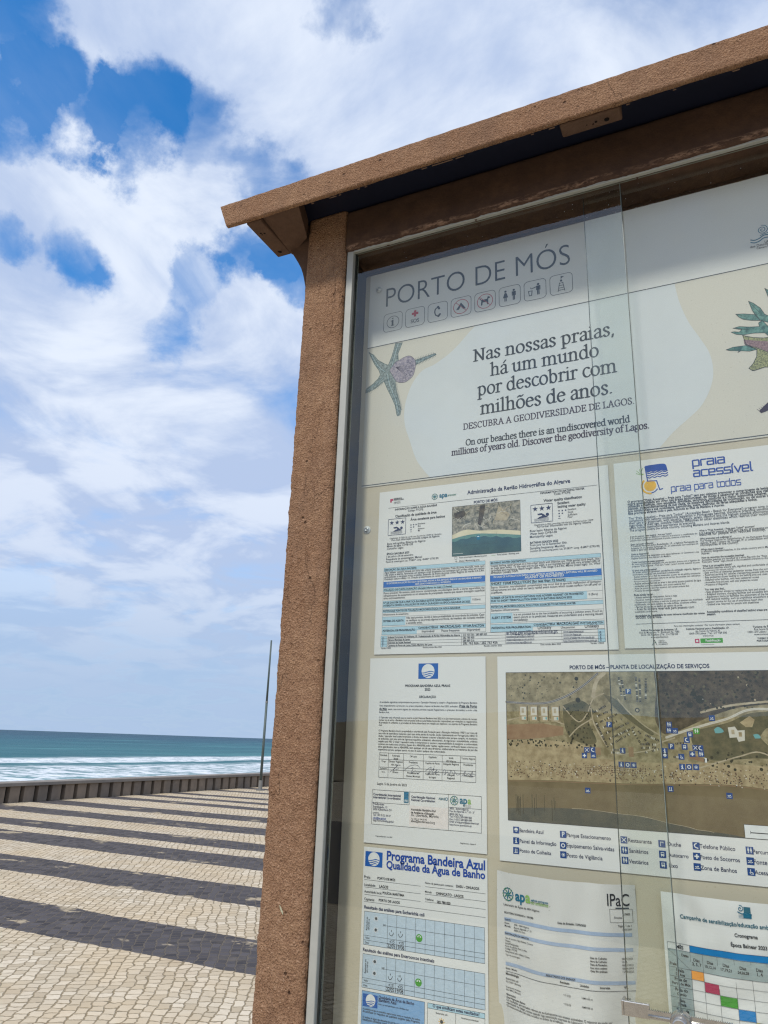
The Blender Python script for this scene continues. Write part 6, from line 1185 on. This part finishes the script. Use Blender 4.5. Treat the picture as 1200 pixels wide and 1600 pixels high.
def svc(x, y, kind, h=3.9, part='service_symbol', green=False):
    part += '#%d_%d' % (x, y); M_.rect(part, x - h, y - h, x + h, y + h, 'gr' if green else 'mbk', 3.6)
    k = h / 3.9; c_ = 'w'
    if kind in ('P',): M_.text(part, 'P', x - 1.5 * k, y + 2.5 * k, 3.4 * k, c_, 1, layer=4.4)
    elif kind == 'i': M_.rect(part, x - .8 * k, y - .8 * k, x + .8 * k, y + 2.6 * k, c_, 4.4); M_.rect(part, x - 1.6 * k, y - .9 * k, x - .8 * k, y - .1 * k, c_, 4.4); M_.rect(part, x - 1.7 * k, y + 1.9 * k, x - .81 * k, y + 2.6 * k, c_, 4.4); M_.rect(part, x + .81 * k, y + 1.9 * k, x + 1.7 * k, y + 2.6 * k, c_, 4.4); M_.circ(part, x, y - 2.1 * k, .85 * k, c_, 4.4, 10)
    elif kind == 'o': M_.ring(part, x, y, 1.4 * k, 2.5 * k, c_, 4.4)
    elif kind == '+': M_.rect(part, x - 2.5 * k, y - .8 * k, x + 2.5 * k, y + .8 * k, c_, 4.4); M_.rect(part, x - .8 * k, y - 2.5 * k, x + .8 * k, y - .8 * k, c_, 4.4); M_.rect(part, x - .8 * k, y + .8 * k, x + .8 * k, y + 2.5 * k, c_, 4.4)
    elif kind == 'x': M_.path(part, [(x - 2.3 * k, y - 2.3 * k), (x + 2.3 * k, y + 2.3 * k)], .9 * k, c_, 4.4); M_.path(part, [(x + 2.3 * k, y - 2.3 * k), (x - 2.3 * k, y + 2.3 * k)], .9 * k, c_, 4.4)
    elif kind == 't': M_.path(part, CR((x + .4 * k, y - 2.6 * k), (x - 1.7 * k, y - 1.2 * k), (x - 1.3 * k, y + 1.3 * k), (x + 1.7 * k, y + 2.4 * k)), 1.2 * k, c_, 4.4)
    elif kind == 'f': M_.circ(part, x, y - .4 * k, 2.3 * k, c_, 4.4, 16); M_.rect(part, x - 2.2 * k, y + .4 * k, x + 2.2 * k, y + 1.0 * k, 'mbk', 4.7)
    elif kind == 'w': M_.circ(part, x + .9 * k, y - .5 * k, .8 * k, c_, 4.4, 10); M_.path(part, [(x - 2.4 * k, y + 1.8 * k), (x - 1.0 * k, y + 1.2 * k), (x + .6 * k, y + 1.8 * k), (x + 2.4 * k, y + 1.2 * k)], .7 * k, c_, 4.4); M_.path(part, [(x - 1.9 * k, y - .4 * k), (x - .2 * k, y + .2 * k)], .8 * k, c_, 4.4)
    elif kind == 'm': man(M_, part, x - 1.4 * k, y, .30 * k, c_, L=4.4); man(M_, part, x + 1.4 * k, y, .30 * k, c_, True, 4.4)
    elif kind == 'b': M_.rect(part, x - 1.9 * k, y - 2.3 * k, x + 1.9 * k, y + 1.6 * k, c_, 4.4); M_.rect(part, x - 1.3 * k, y - 1.6 * k, x + 1.3 * k, y - .2 * k, 'mbk', 4.7); M_.circ(part, x - 1.1 * k, y + 2.1 * k, .5 * k, c_, 4.4, 8); M_.circ(part, x + 1.1 * k, y + 2.1 * k, .5 * k, c_, 4.4, 8)
    elif kind == 'd': M_.path(part, [(x - 1.6 * k, y + 2.4 * k), (x - 1.6 * k, y - 1.8 * k), (x + 1.4 * k, y - 1.8 * k), (x + 1.4 * k, y - .8 * k)], .7 * k, c_, 4.4)
    elif kind == 'a': M_.ring(part, x + .2 * k, y + .9 * k, 1.3 * k, 1.8 * k, c_, 4.4, 150, 360); M_.path(part, [(x - .6 * k, y - 2.2 * k), (x - .5 * k, y + .6 * k), (x + 1.2 * k, y + .6 * k), (x + 2.0 * k, y + 2.4 * k)], .7 * k, c_, 4.4)
    elif kind == 'l': M_.vl(part, x - 1.1 * k, y - 2.2 * k, y + 2.2 * k, .8 * k, c_, 4.4); M_.vl(part, x + 1.1 * k, y - 2.2 * k, y + 2.2 * k, .8 * k, c_, 4.4); M_.hl(part, x - 2.4 * k, x + 2.4 * k, y + 2.4 * k, .6 * k, c_, 4.6)
    elif kind == 's': M_.circ(part, x, y, 1.1 * k, c_, 4.4, 10); M_.ring(part, x, y, 1.7 * k, 2.1 * k, c_, 4.4)
INK['mbk'] = ink('symbol_blue', (0.012, 0.060, 0.230), .1)
ic = [(201.7, 55.1), (171.4, 103.3), (137, 140.5), (145.6, 140.2), (133.1, 148.6), (146.2, 148.2), (188.8, 139.7), (185.7, 159.1), (194.6, 159.4), (203.1, 159.4), (255.6, 101.6), (255, 109.8), (263.2, 110.2), (291.7, 109.9), (282.6, 114.6), (277.9, 122.4), (274.3, 131.8), (256.5, 131.7), (247.1, 138.1), (246.9, 144.5), (268.9, 145.3), (288.5, 132.6), (294.9, 133), (283.8, 141.3), (295.2, 140.9), (269, 158.9), (278, 158.8), (287.2, 158.7), (135.6, 197.6), (251.1, 189.2), (326.6, 194.2), (313.6, 91.8)]
for (x, y), kd in zip(ic, 'PPxt+wiiosmmwmbtbPifaxt+miosweww'[:32].replace('e', 'l')): svc(x, y, kd, 3.9, green=(x == 291.7))
for (x, y), kd in zip([(26.3, 259.5), (26, 274.5), (25.7, 288.2), (97, 260.3), (96.4, 275.3), (96.3, 287.9), (183.2, 261), (183.2, 274.5), (183.2, 287.7), (234.2, 262), (234.1, 275.5), (234, 288.9), (278.6, 261.1), (278.3, 274.4), (277.8, 287.6), (344.7, 261.4), (344.2, 274.4), (344, 287.4)], 'filPosxmmdbbt+wmwa'): svc(x, y, kd, 4.6, 'legend_symbol')
M_.rect('scale_bar', 340.9, 229.4, 470, 246.3, 'w', 3); M_.frame('scale_bar', 340.9, 229.4, 470, 246.3, .5, 'k', 3.5); M_.rect('scale_bar', 348, 238.6, 420, 239.8, 'k', 4); M_.vl('scale_bar', 348.2, 237, 241, .6, 'k', 4.4); M_.text('scale_bar', 'Escala', 372, 235.6, 22, 'k')
M_.frame(ph, X0_, Y0_, X1_, Y1_, .5, 'k', 3.5)
M_.done()

# ================================================================== CURLED LABORATORY REPORT
def curl(x, y):
    u = max(0.0, min(1.0, x / 199.0)); return .034 * (sin(pi * u) ** 1.15) + .0075 * sin(9.0 * u + y * .010) * u + .0040 * sin(15 * u + .02 * y) * (1 - u) + .0030 * MN.noise(Vector((x * .035, y * .018, 1)))
P_ = Sheet('laboratory_report', (-.3693, -.1782), 199, 292, 'curled speckled white report sheet with pale blue bars and green logo', 'notice', 'stained_paper', dfm=curl)
apa_wheel(P_, 19.8, 28.9, 9.4); P_.text('agency_logo', 'ap', 31.8, 35.2, 15.6, 'teal', 1); P_.text('agency_logo', 'a', 48.2, 35.2, 8, 'lg', 1); P_.text('agency_logo', 'agência portuguesa', 57, 32.0, 27, 'teal', 1); P_.text('agency_logo', 'do ambiente', 57, 36.2, 27, 'lg', 0); P_.hl('agency_logo', 57, 84, 33.4, .4, 'k')
tx = 'printed_text'
def PT(q, x, y, w, b_=0): P_.text(tx, q, x, y, w, 'k', b_)
PT('Laboratório de Águas da ARH Algarve', 12, 44.6, 58); PT('RELATÓRIO DE ENSAIO n.º 2301985', 13.2, 54.8, 47, 1); PT('Data de Emissão: 15/05/2023', 97, 54.8, 38, 1)
for y0, y1 in ((60.2, 64.6), (78.6, 83), (118.6, 123)): P_.rect('blue_bars', 13, y0, 192, y1, 'bar', 1)
PT('CLIENTE', 13.4, 63.8, 10, 1); PT('IDENTIFICAÇÃO DA AMOSTRA', 13.4, 82.2, 40, 1); PT('RESULTADOS DOS ENSAIOS', 78, 122.2, 40, 1)
for q, x, y, w in (('Nome:', 13.4, 68.4, 8), ('Morada:', 13.4, 72.2, 10), ('APA - ARH Algarve', 29, 68.4, 24), ('Rua do Alportel, n.º 10', 29, 72.2, 28), ('8000-293 Faro', 29, 75.8, 18), ('Tipo de amostra: Água Balnear Costeira', 13.4, 88, 46), ('Origem:', 13.4, 91.5, 9), ('Local/Designação:', 13.4, 95, 22), ('Ponto de colheita: Porto de Mós', 13.4, 98.5, 36), ('Código: PTCF9J', 13.4, 102, 19), ('Responsável pela colheita: Cliente', 13.4, 105.6, 40), ('Tipo de amostragem:', 13.4, 110, 24)): PT(q, x, y, w)
for i, (q, r) in enumerate((('Data da Colheita:', '08/05/2023'), ('Hora da Colheita:', '10:15'), ('Data da Receção:', '08/05/2023'), ('Data início análises:', '08/05/2023'), ('Data fim análises:', '15/05/2023'))): PT(q, 139, 92.6 + 3.9 * i, 21, 1); PT(r, 178, 92.6 + 3.9 * i, 13 if i != 1 else 6)
for q, x, y, w, b_ in (('Ensaio / Método', 13, 127.6, 18, 1), ('Resultado', 97, 127.6, 13, 1), ('Unidades', 124, 127.6, 12, 1), ('Incerteza', 150, 127.6, 12, 1), ('VL', 178, 127.6, 5, 1), ('Microbiologia', 12.8, 135, 21, 1), ('Escherichia coli', 12.8, 141.2, 20, 0), ('ISO 9308-1 (filtração)', 12.8, 144.8, 24, 0), ('Enterococos intestinais', 12.8, 151.6, 24, 0), ('ISO 7899-2 (filtração)', 12.8, 155, 24, 0), ('<15 (LQ)', 101, 142, 10, 0), ('NMP/100 ml', 126, 142, 14, 0), ('<15 (LQ)', 101, 152.4, 10, 0), ('NMP/100 ml', 126, 152.4, 14, 0), ('500', 180, 142, 5, 0), ('185', 180, 152.4, 5, 0), ('Observações:', 12.6, 161, 16, 1), ('Água Própria para Banhos', 12.6, 164.6, 32, 1)): PT(q, x, y, w, b_)
P_.hl('ruled_lines', 12.8, 192, 130.6, .5)
P_.para(tx, ('Os resultados apresentados referem-se exclusivamente aos ensaios assinalados. O relatório só pode ser', ('reproduzido na íntegra, exceto quando haja autorização expressa do Laboratório de Águas da ARH.', 142), ('Os ensaios marcados não estão incluídos no âmbito da acreditação.', 88)), 12.6, 168.2, 3.5, 150)
P_.text('accreditation_mark', 'IPaC', 164, 26.5, 27, 'k', 0, cond=.7); P_.rect('accreditation_mark', 174, 28.6, 190, 30.2, 'lk', 2); P_.frame('accreditation_mark', 166.6, 30.6, 194, 47, .35); P_.text('accreditation_mark', 'Ensaios', 172, 42, 9, 'k'); P_.text('accreditation_mark', 'L0405', 183, 38, 8, 'k'); PT('Página 1 de 1', 176, 52.4, 16); PT('15/05/2023', 181, 56.6, 11)
P_.done()

# ================================================================== CAMPAIGN CALENDAR
def curl2(x, y): u = max(0.0, min(1.0, x / 300.0)); return .006 + .014 * sin(pi * min(1, u * 1.5)) ** 2 + .003 * sin(9 * u) + .0035 * MN.noise(Vector((x * .035, y * .03, 4)))
K = Sheet('campaign_calendar', (-.1362, -.1822), 300, 212, 'white timetable sheet with orange, crimson, green and blue cells', 'notice', dfm=curl2)
K.texts('cron'); K.path('campaign_logo', [(98 + (.6 + .26 * k) * cos(k * .62), 8 - (.6 + .26 * k) * sin(k * .62)) for k in range(14)], .9, 'teal', 3)
K.rect('campaign_logo', 102, 5.6, 110, 12.6, 'T', 2); K.path('campaign_logo', CR((95, 12), (100, 14), (104, 12.6), (110.6, 14)), 1.3, 'teal', 3); K.rect('campaign_logo', 101, 13.6, 110.6, 18.6, 'teal', 2)
for q in (15.6, 17.2, 18.8): K.hl('campaign_logo', 95.4, 110, q, .4, 'teal')
g = 'timetable'
K.rect(g, 32.2, 60.2, 295, 68, 'cb', 1); K.rect(g, 4, 68.6, 295, 89, 'tg', 1); K.rect(g, 4, 89, 32, 205, 'tg', 1)
gx = [4, 32, 47.2, 64.8, 84.9, 104.3, 122.5, 141, 160, 180, 200, 220, 240, 260, 280, 295]; gy = [60.2, 68.3, 89, 99.6, 111.4, 123.2, 135, 146.8, 158.6, 170.4, 182, 194, 205]
for x in gx: K.vl(g, x, 60.2 if x in (4, 32, 295) else 68.3, 205, .35, 'lk')
for y in gy: K.hl(g, 4, 295, y, .35, 'lk', 3.5)
K.path(g, [(4.5 + 2.7 * i, 69 + 2 * i) for i in range(11)], .3, 'k', 3.6)
for i, c_ in enumerate(('or', 'mg', 'gr', 'cb', 'ye', 'or', 'mg', 'gr', 'cb', 'ye')):
    K.rect(g, gx[1 + i] + .3, gy[2 + i] + .3, gx[2 + i] - .3, gy[3 + i] - .3, c_, 2)
K.text(tx, 'MÊS', 15, 66.6, 9, 'k', 1); K.text(tx, 'Datas', 21, 74.8, 9, 'k', 1); K.text(tx, 'Praias', 5.5, 86.8, 10, 'k', 1)
for x0, x1, q in ((32, 47.2, '3, 5, 7'), (47.2, 64.8, '10,12,14'), (64.8, 84.9, '17,19,21'), (84.9, 104.3, '24,26,28'), (104.3, 122.5, '1, 4')):
    K.textc(tx, 'Dias', (x0 + x1) / 2, 78, 7.5, 'k', 1); K.textc(tx, q, (x0 + x1) / 2, 82.8, 1.6 * len(q), 'k', 1)
for j, (a, c_) in enumerate((('Praia', 'D. Ana'), ('Praia de', 'Porto de Mós'), ('Praia do', 'Camilo'), ('Meia', 'Praia'), ('Praia da', 'Luz'), ('Praia da', 'Batata'))): K.textc(tx, a, 18, gy[2 + j] + 4.6, 1.9 * len(a), 'k', 1); K.textc(tx, c_, 18, gy[2 + j] + 9.2, 1.9 * len(c_), 'k', 1)
K.done()

# ------------------------------------------------------------------ ratchet lock on the sliding panes
LB = (GX0 + .04, 1.112, H - .345)
lk = thing('cabinet_lock', 'small chrome ratchet lock clamped on the edge of the sliding glass', 'lock', LB)
LZ = H - .3165
LM = MATS['lock_chrome']
xa = GX0 - .002
bevbox('hook', xa - .003, xa + .030, 1.1205, 1.1240, LZ - .004, LZ + .013, LM, lk, LB, .0012)
bevbox('hook', xa - .0045, xa - .0005, 1.1205, 1.1395, LZ - .004, LZ + .013, LM, lk, LB, .0008)
vs, fs = [], []; zt = LZ + .0065; zb = LZ - .0025; xs_ = frange(xa + .028, xa + .125, .00125); top = [(x, zt + (.0018 if i % 2 else 0)) for i, x in enumerate(xs_)]; prof = top + [(xs_[-1], zb), (xs_[0], zb)]; n = len(prof)
vs = [(x, 1.1200, z) for x, z in prof] + [(x, 1.1232, z) for x, z in prof]
meshobj('ratchet_bar', vs, [tuple(range(n)), tuple(range(n, 2 * n))[::-1]] + [(i, (i + 1) % n, n + (i + 1) % n, n + i) for i in range(n)], LM, parent=lk, base=LB)
v, f = tube([(xa + .028, 1.1192, LZ + .001), (xa + .125, 1.1192, LZ + .001)], .0016, 8); meshobj('ratchet_rib', v, f, LM, parent=lk, base=LB, smooth=True)
cxl = xa + .0665
v, f = tube([(cxl, 1.1240, LZ + .0), (cxl, 1.1120, LZ + .0), (cxl, 1.1085, LZ), (cxl, 1.1082, LZ), (cxl, 1.0975, LZ), (cxl, 1.0965, LZ)], [.0125, .0125, .0115, .0088, .0088, .0078], 24); meshobj('barrel', v, f, LM, parent=lk, base=LB, smooth=False)
bevbox('keyhole', cxl - .0008, cxl + .0008, 1.0961, 1.0966, LZ - .0035, LZ + .0035, MATS['dark_hole'], lk, LB)
